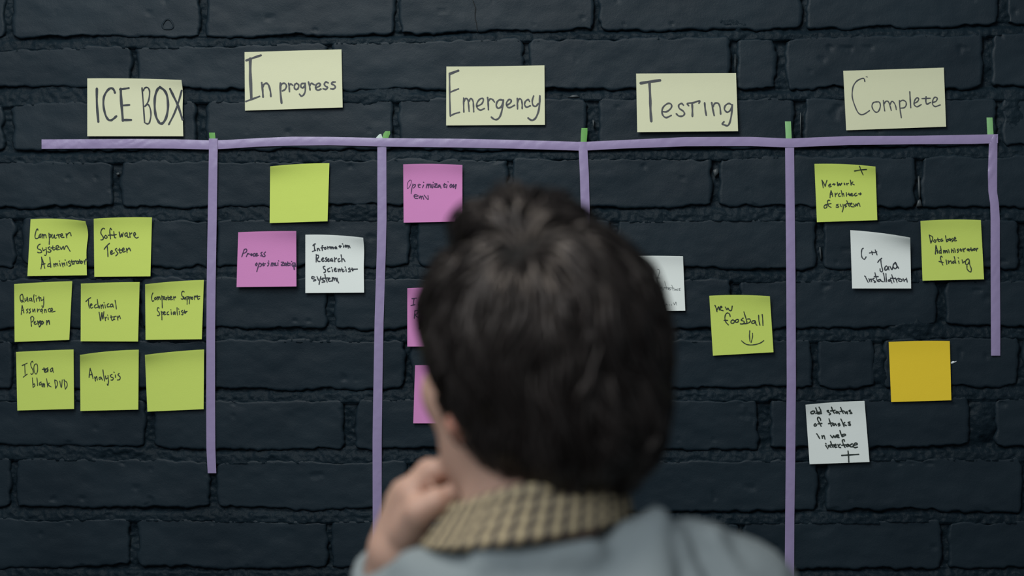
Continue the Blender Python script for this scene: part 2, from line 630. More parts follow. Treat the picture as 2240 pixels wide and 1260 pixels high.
GT = 'lilac tape lines dividing the board'
tape('tape_strip', [(91, 305, 325.5), (94, 305, 325.5), (200, 304.5, 325), (300, 304, 324.5), (380, 304.5, 325), (460, 307, 327), (500, 306, 325),
                    (560, 302.5, 321), (640, 299, 318.5), (720, 299.5, 317.5), (836, 302, 320.5), (1000, 303.5, 322.5),
                    (1120, 306, 325), (1275, 310.5, 329.5), (1360, 306.5, 325), (1500, 300, 320), (1640, 299.5, 319.5),
                    (1727, 303, 322.5), (1860, 297.5, 317), (2000, 297, 315.5), (2120, 295, 315), (2183, 293.5, 313)],
     0.0030, M_TAPE, 'long horizontal lilac tape strip running under the five heading cards', 'tape', GT, True, 350, 3)
tape('tape_strip', [(303, 457, 476), (330, 457, 476), (480, 454.5, 474), (630, 452, 471.5), (720, 451.5, 470.5), (860, 451, 470.5),
                    (980, 451.5, 471), (1035, 454.5, 473)], 0.0042, M_TAPE,
     'short vertical lilac tape hanging left of the empty lime note, ending lowest at left', 'tape', GT, False, None, 5)
tape('tape_strip', [(302, 825.5, 845), (480, 825.5, 845.5), (560, 824, 843.5), (700, 819.5, 839), (840, 817, 836.5),
                    (960, 815, 835), (1260, 815.5, 835), (1330, 815, 835)], 0.0022, M_TAPE,
     'vertical lilac tape between the in-progress and emergency columns', 'tape', GT, False, None, 7)
tape('tape_strip', [(310, 1265, 1284), (380, 1268.5, 1288), (460, 1270.5, 1290), (700, 1273, 1292), (1050, 1276, 1295)], 0.0022, M_TAPE,
     'vertical lilac tape disappearing behind the top of the dark-haired head', 'tape', GT, False, None, 9)
tape('tape_strip', [(303, 1717, 1737), (330, 1717.5, 1737), (600, 1720, 1740), (840, 1721, 1741), (1000, 1719, 1739.5),
                    (1140, 1717.5, 1737.5), (1260, 1716.5, 1737), (1340, 1716, 1736)], 0.0022, M_TAPE,
     'long vertical lilac tape between the testing and complete columns', 'tape', GT, False, None, 11)
tape('tape_strip', [(296, 2164, 2182), (380, 2161, 2181), (420, 2162, 2181), (445, 2166, 2185), (480, 2167, 2187), (560, 2167, 2187),
                    (700, 2167.5, 2188), (778, 2168, 2188)], 0.0022, M_TAPE,
     'rightmost vertical lilac tape, short and slightly bent at its middle', 'tape', GT, False, 460, 13)
GG = 'green tape ends above the lilac line'
tape('tape_tab', [(290, 457, 470), (308, 459, 472)], 0.0016, M_TAPE_G,
     'small green tape tab above the lilac line beside the ice box card', 'tape', GG, False)
tape('tape_tab', [(287, 843, 853), (291, 839, 854), (303, 836, 849)], 0.0018, M_TAPE_G,
     'folded dark green tape scrap above the second vertical tape', 'tape', GG, False)
tape('tape_tab', [(293, 831, 834), (299, 824, 836), (304, 822, 838)], 0.0015, M_TAPE_W,
     'tiny whitish tape scrap beside the folded green scrap', 'tape', GG, False)
tape('tape_tab', [(280, 1272, 1285), (290, 1271, 1285), (312, 1270, 1283)], 0.0016, M_TAPE_G,
     'curved green tape tab between the emergency and testing cards', 'tape', GG, False)
tape('tape_tab', [(265.5, 1717, 1730), (305, 1719, 1732)], 0.0016, M_TAPE_P,
     'pale green tape tab between the testing and complete cards', 'tape', GG, False)
tape('tape_tab', [(257, 2158, 2171), (298, 2160, 2173.5)], 0.0016, M_TAPE_P,
     'pale green tape tab at the far right end of the lilac line', 'tape', GG, False)

# ------------------------------------------------------------------ handwriting, traced (crop origin, crop scale, strokes)
# a stroke: optional "wNN" pen width, then points; strokes are parted by ";"
T = {}
T['icebox'] = (180, 160, 8.4, 40, """w42 267,285 268,560 295,890;w38 600,360 575,300 525,275 460,320 400,430 388,580 420,750 470,845 520,865 570,840 625,790;
w46 705,290 715,500 745,870;w32 690,298 780,285 855,272;w32 750,592 865,582;w40 740,860 895,858;w26 1097,270 1120,560 1145,905;
w26 1120,320 1150,270 1200,265 1235,330 1225,470 1190,560 1150,610;w26 1165,595 1210,575 1250,660 1260,780 1235,900 1205,930 1165,920;
w42 1425,255 1375,310 1335,440 1330,620 1350,780 1400,890 1440,925 1490,905 1545,800 1575,620 1560,430 1510,320 1425,255;
w40 1612,290 1680,430 1760,600 1840,850;w32 1825,320 1770,520 1690,740 1590,940""")
T['progress'] = (520, 100, 8.4, 28, """w36 155,270 290,220 425,175;w52 230,240 232,550 250,960;w30 150,1022 280,975 400,930;w34 440,680 455,800 465,940;
w32 460,760 480,710 530,690 570,730 600,840 608,930;w36 785,690 785,850 805,1050;785,740 820,695 870,695 895,740 870,800 820,830;
935,690 945,760 950,840;945,740 970,700 1010,725;1085,690 1050,710 1040,770 1070,805 1110,780 1120,720 1085,690;
1225,690 1170,700 1160,750 1190,775 1225,740 1240,690;1240,690 1240,830 1210,900 1170,925 1135,890;1300,665 1320,750 1328,810;1320,740 1350,690 1405,715;
1440,770 1500,740 1520,705 1480,690 1440,720 1430,780 1470,815 1530,795;1660,680 1620,665 1590,700 1610,740 1650,765 1620,800 1570,790;
1790,665 1740,670 1725,700 1780,730 1790,770 1750,795 1710,790""")
T['emergency'] = (960, 130, 8.4, 27, """w42 205,262 355,205;w28 195,255 198,500 200,700 210,1040;200,605 280,570 360,540;w26 215,1035 280,1000 380,970;
455,710 455,830 458,965;458,780 490,715 530,740 545,830 555,950;550,770 585,715 625,760 635,850 640,960;
700,860 780,820 815,760 805,715 750,730 700,800 700,880 760,930 835,900;w30 895,700 905,800 910,920;905,780 940,725 985,735 1020,780;
w30 1185,750 1120,740 1070,780 1055,850 1090,895 1150,860 1185,750;w30 1185,745 1165,900 1130,1030 1080,1095 1020,1100 965,1060;
1250,840 1310,800 1330,750 1290,735 1245,790 1250,860 1300,885 1390,840;1440,715 1442,800 1445,905;1445,790 1475,725 1515,740 1530,820 1530,900;
1665,770 1640,735 1590,770 1575,830 1610,875 1680,850;1740,670 1715,760 1730,840 1780,860 1825,810;
w32 1855,670 1850,800 1830,950 1780,1070 1720,1115 1670,1100 1640,1075""")
T['testing'] = (1380, 150, 8.4, 28, """w46 180,268 350,240 535,215;w44 340,245 355,550 360,750 375,965;
580,790 660,790 740,720 740,655 680,640 600,700 570,780 590,860 650,900 740,860;965,670 930,640 880,670 890,730 960,780 985,830 950,870 880,870 835,830;
1060,680 1040,640 1150,625 1260,590 1250,635;w32 1125,635 1130,760 1130,875;w30 1355,630 1365,740 1385,855;
w30 1485,625 1500,720 1530,860;1510,700 1540,640 1600,635 1635,700 1650,835;1860,670 1800,640 1735,680 1720,750 1770,800 1830,760 1860,680;
w30 1865,665 1850,830 1820,980 1780,1045 1720,1035 1680,1015 1710,975""")
T['complete'] = (1840, 140, 8.4, 21, """435,320 420,270 380,265 290,310 225,400 203,520 210,640 260,790 310,890 370,930 440,910 520,855;w10 455,232 485,238;
640,695 590,710 565,770 590,840 640,885 690,860 720,770 700,700 640,695;775,670 785,760 800,860;785,740 820,685 865,690 895,760 920,850;
895,750 930,685 970,710 1000,770 1012,835;1070,670 1080,820 1105,985;1075,690 1130,665 1185,690 1195,750 1160,800 1090,810;w24 1260,510 1268,650 1278,800;
1345,720 1400,690 1425,640 1390,620 1350,670 1340,740 1390,785 1470,745;w24 1560,600 1555,680 1575,735 1640,705;1485,635 1635,628;
1690,705 1745,680 1765,625 1720,610 1685,660 1680,740 1730,780 1820,750""")
T['csa'] = (50, 470, 9, 19, """295,300 290,275 265,300 240,400 245,455 285,465 320,430;345,375 320,410 335,450 355,420 345,375;375,375 380,455;
380,420 395,385 410,400 412,455;412,420 430,385 450,400 460,450;512,360 520,470 518,580;515,390 545,385 550,420 530,450;575,380 570,440 600,450 620,390 630,455 660,450;
690,380 715,455;660,400 740,385;735,420 780,400 770,370 745,390 760,440 810,440;850,370 865,450;865,400 890,365 930,350 950,410;
340,575 300,600 290,660 350,690 370,730 320,745 290,735;385,650 400,700 440,680;455,640 465,740 450,795 425,790;530,625 495,650 520,680 555,700 530,735 490,725;
590,610 585,670 610,690 640,670;550,650 620,645;650,660 700,640 690,600 655,620 660,680 720,680;730,630 755,680 780,635 800,625 810,680 840,620 870,610 890,650 930,715;
365,830 375,950 355,1060;370,840 400,930 430,1050;365,980 435,960;530,960 500,970 490,1015 530,1010;530,835 540,930 550,1030;605,960 615,1020;615,985 640,955 650,1010;
650,980 675,955 690,1000;725,950 740,1005;715,905 722,910;770,945 790,1020;785,975 815,945 825,1000;860,930 870,990;830,885 837,890;920,905 890,930 930,960 945,990 905,1010;
960,890 975,970 1000,960;940,925 1000,915;1005,905 1010,965;1010,925 1040,900;1080,905 1050,920 1060,955 1090,940 1085,905 1100,955;1115,880 1125,950;1095,915 1150,905;
1150,910 1135,940 1160,955 1175,920 1150,910;1205,900 1220,970;1215,930 1240,870 1265,905""")
T['tester'] = (190, 470, 9, 20, """350,275 320,262 285,300 275,360 310,420 330,460 300,490 275,490;370,400 345,430 375,465 400,430 370,400;485,290 465,262 450,320 465,470;
420,400 490,395;530,330 545,440 570,450;500,400 580,385;635,335 655,440 685,370 695,430 715,350;785,350 750,370 755,420 790,400 790,350 800,430 825,440;840,350 850,440;
850,380 885,355;925,410 960,380 940,345 920,380 940,430 980,455 1010,440;340,675 390,610 445,560;400,610 410,720 415,820;470,750 500,725 490,700 465,730 475,775 540,745;
585,660 560,680 590,730 610,760 570,805;640,660 650,745 680,740;610,690 690,690;695,700 735,680 720,650 695,680 710,730 760,715;780,660 790,740;790,700 830,650 860,705""")
T['quality'] = (20, 610, 9, 17, """250,300 215,340 225,430 255,455 275,390 265,310 250,300;240,420 295,455;310,385 315,435 345,410 355,355 370,445;430,375 400,390 405,430 435,410 440,375 450,440;
490,310 480,370 495,460;535,380 540,440;525,330 530,335;585,340 600,435;560,375 615,370;625,370 635,425 675,400;680,355 680,500 665,560 645,540 650,525;
255,520 245,620 238,700;255,525 275,600 290,670;245,620 285,610;370,590 340,610 365,640 345,670;420,590 395,605 420,640 400,675 390,665;460,595 470,650 500,590 510,650;
555,590 560,650;560,620 595,595;650,590 615,610 625,645 655,620 645,590 650,675;695,600 700,660;700,625 720,600 735,655;805,580 770,600 780,640 810,650;
815,630 855,610 840,575 820,600 835,650 905,635;425,750 430,850 440,935;420,770 450,735 485,770 470,830 435,850;490,870 515,850 505,835 490,870 510,895 545,880;
w24 560,830 575,900;w24 575,860 610,825;w24 620,830 595,860 625,890 600,940 590,930;w22 650,830 630,860 650,890 675,860 650,830;w22 740,820 740,900;w22 745,860 780,815 795,890""")
T['technical'] = (165, 610, 9, 18, """205,445 250,400 300,370;255,410 260,500 275,575;295,530 325,510 310,485 290,530 310,575 345,560;410,500 375,530 385,570 430,560;430,405 440,490 450,570;
450,540 470,530 475,575;500,510 510,580;510,540 535,505 550,575;580,510 590,570;560,465 565,470;655,485 625,510 630,550 670,545;720,490 690,510 695,550 735,530 730,490 745,555;
780,420 795,500 805,590;465,655 480,740 495,825 520,660 530,740 540,790 560,645;580,750 590,820;585,785 610,750;640,750 645,800;630,710 635,715;700,720 710,800 735,815 750,790;
690,755 745,745;795,735 765,745 760,790 775,800;820,735 835,810;835,770 865,725 885,780""")
T['support'] = (305, 605, 9, 17, """265,320 245,370 240,440 260,485 285,470;315,405 295,430 315,455 330,425 315,405;345,395 350,460;350,425 370,395 375,450;375,425 400,395 410,450;
440,375 445,480 450,615;445,400 480,395 470,450;490,390 495,450 520,440 525,400 530,460;560,380 565,450 590,450;535,420 600,410;600,430 635,410 620,385 600,420 615,455 650,445;
670,395 680,460;680,420 705,390 710,415;880,300 855,285 830,320 835,370 860,410 850,445 820,435;870,390 880,445 905,400 915,455;930,390 940,450 938,545;935,400 965,395 960,440;
980,400 985,460 980,535;985,405 1010,400 1010,440;1035,400 1020,430 1045,445 1050,410 1035,400;1080,380 1085,450;1085,410 1115,375;1140,370 1150,445 1185,430;1110,400 1190,385;
385,620 360,610 350,660 375,690 400,740 370,770 350,760;430,680 440,770 442,850;432,700 465,700 460,745;475,725 505,705 490,685 475,720 490,750 520,740;570,690 545,710 550,745 580,745;
625,690 628,745;615,650 620,655;685,690 665,710 670,745 695,720 700,690 705,745;740,610 740,690 750,755;785,680 790,745;770,635 775,640;850,665 825,685 855,720 850,750 830,745;
885,660 895,725 930,680;865,700 940,680""")
T['iso'] = (25, 760, 9, 16, """210,355 310,308;260,330 265,440 270,545;230,585 310,525;425,300 410,270 380,310 385,370 410,420 430,490 400,530 380,510;
485,320 450,350 440,430 460,500 490,520 515,450 510,350 485,320;w20 640,400 650,480;w20 610,430 700,420;w20 715,400 680,430 650,480 690,480 720,430 715,480;800,400 765,440 780,480 815,430 805,400 825,490;
410,600 420,700 425,785;420,740 450,715 460,750 430,785;500,600 510,680 515,750;585,680 550,700 560,745 590,710 600,765;w22 620,710 620,775;w22 622,740 645,715 650,775;
690,615 705,700 710,775;710,740 745,700;715,735 780,775;850,640 860,730 870,805;850,640 895,660 905,730 870,805;950,660 980,790 1000,640;1035,630 1045,730 1060,820;
1045,650 1090,690 1095,760 1060,820""")
T['analysis'] = (165, 760, 9, 18, """290,410 278,500 268,590;290,420 320,500 345,610;275,540 325,530;375,580 395,660;390,620 415,570 430,640;490,580 465,600 475,630 505,600 500,580 530,640;
540,440 555,550 575,660;590,560 600,620 630,600;640,550 650,660 640,745 625,720;720,530 685,550 700,580 745,600 730,640 700,640;785,540 790,590;755,485 765,490;
860,510 835,540 880,580 870,630 825,640""")
T['process'] = (505, 495, 9, 19, """265,450 240,520 215,600;255,470 290,445 315,465 295,510 250,530;330,530 305,595;315,565 350,535 365,550;w22 400,540 390,560 405,575 420,555 400,540;
470,530 440,550 445,585 475,580;480,570 520,545 505,530 480,560 495,585 540,570;615,510 590,525 610,560 620,580 585,580;680,505 650,540 675,570 660,595 630,595;
505,720 485,750 495,775 520,745 505,720;560,720 530,820 510,890;550,740 590,730 600,770 570,795;640,720 630,775 660,765;610,745 680,735;725,720 745,720 740,760 720,780;740,680 745,685;
800,720 790,780;800,740 830,720 825,780;830,745 860,725 860,770;880,720 875,765 900,770;925,715 925,770;938,676 942,681;990,705 1040,710 990,765 1040,770;
1080,720 1050,740 1060,770 1090,745 1090,775;1120,700 1115,770 1145,765;1095,735 1150,725;1165,725 1165,770;1193,690 1198,693;1220,720 1200,760 1230,790 1260,750 1250,720 1220,720;
1265,720 1275,790;w26 1220,785 1240,800 1248,845;w26 1235,760 1250,790""")
T['information'] = (655, 505, 9, 21, """265,290 290,262 315,255;290,275 295,340 300,390;255,405 320,380;350,345 355,390;355,365 380,345 400,385;460,290 445,300 450,385;425,335 480,325;
510,320 490,345 510,365 525,340 510,320;550,310 560,355;560,330 585,315;600,310 605,350;605,330 630,315 635,350;635,330 660,315 665,350;720,310 695,325 705,350 730,325 735,350;
w28 795,290 800,325;w24 780,305 820,300;865,290 870,320;846,253 852,258;905,280 895,305 920,315 930,290 905,280;950,285 960,335;960,305 975,290 995,330;
330,465 330,540 328,610;330,480 370,480 375,520 340,550;345,550 370,600 405,600;440,570 475,545 460,530 435,565 455,600 490,585;535,525 510,540 530,570 540,590 515,600;
555,575 580,555 565,545 550,575 570,600 600,585;640,540 610,560 620,595 650,565 655,600;690,525 695,605;695,560 730,535;790,545 760,560 770,605 805,590;820,470 830,540 835,605;
835,565 860,545 895,600;500,695 470,705 480,745 515,770 505,810 480,820;595,730 555,755 565,800 600,795;645,760 650,800;628,720 634,725;685,770 720,750 705,730 685,760 700,795 735,790;
760,750 770,800;770,770 795,750 800,795;830,730 850,800 880,790;805,765 860,760;915,750 920,795;898,710 904,715;990,730 965,745 990,770 1000,795 965,805;
1035,730 1045,785 1060,755;1010,757 1060,755 1140,750;300,910 250,900 240,930 300,950 320,970 275,985;345,900 375,970;420,900 400,980 385,1050;470,930 435,950 490,980 495,1000 445,1010;
500,855 515,930 545,1005;455,930 560,925;560,960 600,935 585,925 565,955 585,990 630,985;645,915 650,985;650,950 670,915 685,970;690,940 710,925 730,985;740,930 750,980 770,1020""")
T['optimization'] = (870, 350, 9, 17, """w10 240,395 205,430 185,500 190,560 230,530 265,450 265,400 240,395;w16 300,470 275,570 265,660;w16 300,500 340,480 350,505 310,550;w16 420,470 405,530 440,540;
w16 395,490 450,485;w16 510,490 485,545;506,436 512,440;w20 580,475 560,545;w20 575,500 610,475 600,545;w20 605,500 640,475 640,540;670,480 665,540 690,540 695,480;695,436 700,440;
w20 725,470 775,470 720,530 780,535;w20 830,490 795,500 800,535 835,510 850,550;w20 920,460 910,530 940,530;895,490 950,480;970,490 960,545;988,426 993,430;
w20 1050,475 1025,510 1045,540 1070,500 1050,475;w20 1100,480 1085,540 1115,520 1150,480 1135,560;320,705 380,715 385,690 335,680 322,715 340,750 395,755;415,700 425,750;
430,745 455,705 465,765;460,735 490,710 510,770;520,690 580,765 600,765 595,700""")
T['partial_pink'] = (880, 610, 3.82, 7, """80,165 120,160;98,165 90,220;72,222 105,215;140,190 135,222;138,200 155,190 155,222;185,180 180,235;168,208 195,205;205,205 198,220 210,222 215,208 205,205;
235,205 235,222;235,210 250,205;105,265 100,330;103,268 130,265 125,290 105,300 135,325;155,305 172,300 165,292 155,305 165,325 180,320;200,295 190,305 205,315 192,325;
165,355 145,365 155,390 150,415 138,412;195,380 180,395 195,410;215,385 212,410;240,395 250,388 235,388 232,405 250,408""")
T['partial_white'] = (1400, 550, 9, 9, """345,350 385,370 375,440 350,510 335,560 360,590;290,520 385,520;370,710 440,705;430,700 400,712 460,740 430,770;485,590 500,650 515,690 530,750;470,715 560,715;
560,735 590,720 565,715 555,745 590,755 610,740;625,660 640,720 650,770;600,715 670,720;670,735 685,765 705,740 710,765;740,735 722,755 745,765;790,720 760,740 790,760 765,765;
440,1030 460,1060 480,1035 500,1060 520,1035 540,1055;570,1040 580,1060;620,1040 620,1060;660,1010 680,1050 705,990 720,1055;240,480 215,500 235,520 255,495 240,480""")
T['foosball'] = (1540, 640, 9, 20, """215,250 240,310 255,375;250,350 285,280 300,340;310,310 350,290 345,270 320,280 320,335 375,355;420,285 450,335 470,305 500,350 540,345 555,265;
515,470 500,420 460,400 425,430 410,500 430,580 480,635;395,545 465,545;570,535 535,555 535,600 580,600 600,560 570,535;660,525 620,545 625,585 670,575 680,540 660,525;
770,500 730,540 790,570 770,615 715,615;785,380 810,460 840,560 840,600;850,520 900,520 910,570 850,605 760,612;1000,550 950,560 940,600 990,600 1010,560 1020,620 1040,640;
1075,445 1080,550 1100,640;1145,430 1155,530 1160,645;900,750 895,850 903,955;w16 955,800 955,870 935,950 925,985;w18 740,950 800,1000 860,1025 940,1030 1040,1015 1120,985 1175,945""")
T['network'] = (1770, 350, 9, 18, """890,215 1000,195 1130,183;990,120 1020,200 1060,290;250,395 265,470 275,545;255,400 290,460 315,520;315,520 330,460 350,400;385,500 420,490 415,470 385,495 395,530 435,515;
w24 485,465 495,490;460,480 510,475;w22 555,440 565,505 595,460 610,500 640,455;w24 690,455 698,482;730,455 745,490;745,470 775,455;810,395 820,450 825,495;825,460 860,430;830,460 885,485;
430,600 415,670 410,740;430,600 450,660 460,715;415,680 460,665;510,650 515,720;515,685 555,650;605,655 575,680 585,715 615,710;630,600 645,660 650,715;650,680 675,660 685,710;730,640 735,710;
780,650 785,690 810,700;760,675 820,672;820,685 850,670 835,655 820,680 840,705 870,695;925,650 890,675 905,705 945,690;w26 1010,650 1005,680;970,665 1025,665;
330,875 295,905 300,945 340,935 350,895 330,875;405,800 385,785 360,820 380,900 430,930;350,870 430,855;570,870 535,885 575,905 570,930 530,925;610,870 630,915;665,870 670,950 650,1020;
725,870 690,890 735,905 710,925;740,800 760,850 790,915;730,860 800,850;800,880 840,860 830,845 805,875 830,915 880,920;870,860 905,910 920,860 945,905 955,860 980,850 1000,910""")
T['java'] = (1850, 495, 9, 20, """345,432 320,450 308,530 320,610 360,648 385,630 400,600;465,525 540,510;510,490 525,555;555,520 610,500;580,465 615,560;628,710 665,660 710,628;
690,660 700,760 725,860 710,895 680,880 675,835;w23 800,780 770,810 775,865 820,840 830,790 850,855;w23 870,790 910,850 935,760;w23 980,710 940,750 935,800 975,835 1010,790 990,730 970,710;w23 985,740 1040,825;
395,1010 440,1100;370,978 390,990;455,1030 475,1090;470,1060 500,1035 510,1090;560,1020 530,1040 560,1070 590,1095 560,1100;575,915 595,1000 625,1080;560,990 640,990;
680,1040 640,1055 650,1090 690,1060 700,1080 740,1090;740,920 760,1010 770,1090;790,930 795,1010 805,1090;880,1040 840,1060 850,1085 890,1060 895,1090 910,1115;905,955 930,1030 950,1095;
880,1020 970,1025;980,1015 1010,1100;990,1050 1040,1020;1060,1030 1040,1070 1090,1085 1110,1050 1070,1035;1130,1030 1150,1085;1150,1065 1180,1040;1195,1020 1210,1095""")
T['database'] = (2000, 475, 9, 18, """295,350 310,430 325,510;295,355 350,380 360,430 325,510;400,440 380,475 410,495 425,465 400,440;460,410 475,475 500,480;435,445 500,440;545,425 520,445 530,475 560,450 560,470;
615,365 625,430 635,485;630,455 665,430 665,465 635,485;700,415 680,440 700,460 715,430 715,465;750,415 735,440 760,460 740,485;775,440 815,420 800,395 775,430 790,465 830,460;
w20 425,555 420,640 415,725;w20 425,560 450,640 460,710;420,665 460,655;525,650 490,670 495,710 530,690;515,575 525,640 530,715;w20 575,655 580,705;w20 580,680 605,655 610,700;w20 610,680 640,655 650,700;
680,660 685,700;666,638 672,642;730,625 735,695;735,670 765,645 775,695;800,640 805,690;783,616 788,620;865,625 840,645 870,665 850,695;905,620 915,665 935,665;890,645 945,640;
960,615 975,680;970,640 1005,610;1060,620 1035,640 1060,655 1075,625 1080,670;1115,600 1115,655 1150,655;1085,635 1150,630;1175,615 1160,640 1190,650 1195,620 1175,615;1215,610 1225,665;
1225,635 1250,610;550,785 525,765 515,810 535,880 560,940;485,870 570,890;625,840 640,930;665,850 675,910;675,890 700,865;700,870 720,860 735,910;790,860 755,880 760,905 800,890;
785,775 800,840 815,905;870,860 880,910;863,798 869,803;940,840 955,905;960,890 990,870;1050,820 1010,860 1010,920 1050,925 1080,870 1070,825 1050,820;
1080,840 1090,930 1120,1010 1115,1070 1085,1070 1040,1020 1035,950""")
T['status'] = (1750, 875, 9, 24, """260,215 215,235 225,270 270,260 290,225 260,215;310,155 330,210 345,270;345,240 310,265;375,140 405,200 420,265;400,235 360,245 360,270 420,265;
560,205 530,215 570,245 600,270 575,290;620,140 640,200 675,260;600,215 690,200;720,220 705,250 740,255 745,225 775,270;800,145 820,200 850,260;785,225 860,215;880,225 900,265 925,225 935,270;
990,200 960,215 1005,240 1020,260 985,265;300,465 275,490 295,515 325,490 300,465;405,400 400,370 360,335 345,380 380,450 415,515;350,470 430,460;570,370 590,430 620,515;560,465 640,450;
660,460 640,490 680,495 690,465 720,500;775,460 745,475 790,490 760,510;805,375 840,450 865,520;850,470 880,440;850,480 910,500;985,430 945,445 985,470 990,495 950,490;
350,695 385,755;325,665 340,675;430,700 440,750;440,720 470,700 490,765;600,695 640,740 660,700 690,740 715,690;715,720 760,700 745,685 715,710 740,735 770,735;785,600 810,680 830,720;
820,690 870,670 895,690 830,720;505,890 545,955;503,853 512,860;555,890 565,930;560,905 580,900 610,930;600,815 620,870 650,930;590,885 670,880;670,905 710,890 695,870 670,900 690,930 725,925;
745,875 765,925 800,935;755,900 790,870;875,810 865,780 835,790 845,850 885,930;820,890 910,880;940,870 910,895 930,915 965,890 940,870 965,905;1030,860 985,885 1000,920 1045,915;
1060,890 1120,875 1120,850 1080,850 1050,895 1070,935 1130,925;w26 820,1090 960,1080 1155,1068;w26 945,1005 955,1100 960,1220""")


# ------------------------------------------------------------------ notes
class Sheet:
    """a paper sheet from its four corners in the photograph, with curled upper corners"""

    def __init__(s, tl, tr, br, bl, mid=0.0, cl=0.0, cr=0.0, base=0.003, lift=0.002, bulge=0.0):
        s.c = [np.array(q, float) for q in (tl, tr, br, bl)]
        s.mid, s.cl, s.cr, s.base, s.lift, s.bulge = mid, cl, cr, base, lift, bulge

    def px(s, u, v):
        tl, tr, br, bl = s.c
        u_, v_ = np.asarray(u)[..., None], np.asarray(v)[..., None]
        p = (tl * (1 - u_) + tr * u_) * (1 - v_) + (bl * (1 - u_) + br * u_) * v_
        dy = -s.mid * 4 * u * (1 - u) * np.clip(1 - v / 0.35, 0, 1) ** 2
        # a curled corner is foreshortened: its neighbours stay where a flat sheet has them
        p[..., 1] += dy
        p[..., 0] += s.bulge * (np.clip(u - 0.6, 0, 1) / 0.4) ** 1.3 * (np.exp(-((v - 0.24) / 0.20) ** 2) - 0.25 * np.exp(-(v / 0.08) ** 2))
        return p

    def off(s, u, v):
        u = np.asarray(u, float)
        v = np.asarray(v, float)
        e = np.exp(-(v / 0.16) ** 1.3)
        curl = (s.cl * (1 - u) ** 1.6 + s.cr * u ** 1.6 + 0.0016) * e
        right = 0.0014 * u * v
        return s.base + curl + s.lift * v ** 1.5 + right

    def inv(s, x, y):
        tl, tr, br, bl = s.c
        v = 0.5
        u = 0.5
        for _ in range(4):
            l = tl * (1 - v) + bl * v
            r = tr * (1 - v) + br * v
            u = (x - l[0]) / (r[0] - l[0])
            t = tl * (1 - u) + tr * u
            b_ = bl * (1 - u) + br * u
            v = (y - t[1]) / (b_[1] - t[1])
        return min(max(u, 0), 1), min(max(v, 0), 1)


def ribbon_strokes(sheet, key, name, mat, parent):
    ox, oy, sc, wdef, txt = T[key]
    vs, fs = [], []
    z = 0
    for st in txt.replace('\n', '').split(';'):
        toks = st.split()
        w = wdef
        if toks[0][0] == 'w':
            w = float(toks[0][1:])
            toks = toks[1:]
        pts = [(ox + float(t.split(',')[0]) / sc, oy + float(t.split(',')[1]) / sc) for t in toks]
        hw = w / sc / 2 * 1.12
        cur = np.array(catmull(pts, 5))
        z += 1
        lift = 0.00045 + 0.000004 * z

        def put(p):
            u, v = sheet.inv(p[0], p[1])
            vs.append(W(p[0], p[1], float(sheet.off(u, v)) + lift))
            return len(vs) - 1
        d = np.gradient(cur, axis=0)
        ln = np.hypot(d[:, 0], d[:, 1]) + 1e-9
        nrm = np.stack([-d[:, 1] / ln, d[:, 0] / ln], axis=1)
        prev = None
        m = len(cur)
        for i in range(m):
            k = hw * (0.92 + 0.12 * math.sin(i * 0.9 + z))
            a = put(cur[i] + nrm[i] * k)
            b_ = put(cur[i] - nrm[i] * k)
            if prev:
                fs.append((prev[0], prev[1], b_, a))
            prev = (a, b_)
        for end in (0, -1):
            c = cur[end]
            t = d[end] / ln[end] * (-1 if end == 0 else 1)
            n_ = nrm[end]
            arc = [put(c + hw * 0.95 * (n_ * math.cos(q) + t * math.sin(q))) for q in np.linspace(0, PI, 5)]
            fs.append(tuple(arc))
    return mesh_obj(name, vs, fs, mat, parent, False)


def note(name, sheet, col, key, ink, label, cat, group):
    nu, nv = 26, 26
    U, Vv = np.meshgrid(np.linspace(0, 1, nu), np.linspace(0, 1, nv) ** 1.35)
    p = sheet.px(U, Vv)
    vs = W(p[..., 0].ravel(), p[..., 1].ravel(), sheet.off(U, Vv).ravel())
    q = grid_quads(nu, nv)
    o = np_mesh(name, vs, q, M_PAPER[col])
    md = o.modifiers.new('thickness', 'SOLIDIFY')
    md.thickness = 0.00022
    md.offset = 0
    o.modifiers.new('crisp_edges', 'EDGE_SPLIT').split_angle = 0.7
    tag(o, label, cat, group)
    if key:
        ribbon_strokes(sheet, key, 'handwriting', M_INK[ink], o)
    return o


GH = 'cream heading cards above the lilac tape'
note('heading_card', Sheet((191, 171.5), (397, 175), (401, 298), (191, 298), 1.4, 0.0, 0.004, 0.0035, 0.002, bulge=2.0), 'cream', 'icebox', 'dark',
     'cream card reading ICE BOX at the left end of the lilac tape', 'card', GH)
note('heading_card', Sheet((535, 114), (747, 108), (749.5, 235), (536, 242), 0, 0, 0, 0.0022, 0.0006), 'cream', 'progress', 'grey',
     'cream card reading In progress, the highest of the headings', 'card', GH)
note('heading_card', Sheet((976.5, 145.5), (1191, 143), (1192, 273), (976, 274.5), -0.6, 0, 0, 0.003, 0.001), 'cream', 'emergency', 'grey',
     'cream card reading Emergency, the middle heading', 'card', GH)
note('heading_card', Sheet((1391.5, 161), (1610, 160), (1614.5, 287), (1394, 289), 0, 0, 0, 0.004, 0.003), 'cream', 'testing', 'grey',
     'cream card reading Testing with a dark shadow below it', 'card', GH)
note('heading_card', Sheet((1844.5, 155), (2064.5, 148), (2069.5, 277), (1851, 285), 0, 0, 0, 0.0025, 0.001), 'cream', 'complete', 'grey',
     'cream card reading Complete, the rightmost heading', 'card', GH)
GL = 'lime green sticky notes'
note('sticky_note', Sheet((67, 479.5), (187, 484), (190, 602), (60, 604), 3.2, 0, 0.009, bulge=5.0), 'green', 'csa', 'black',
     'lime sticky note reading Computer System Administrator with curled top right corner', 'sticky note', GL)
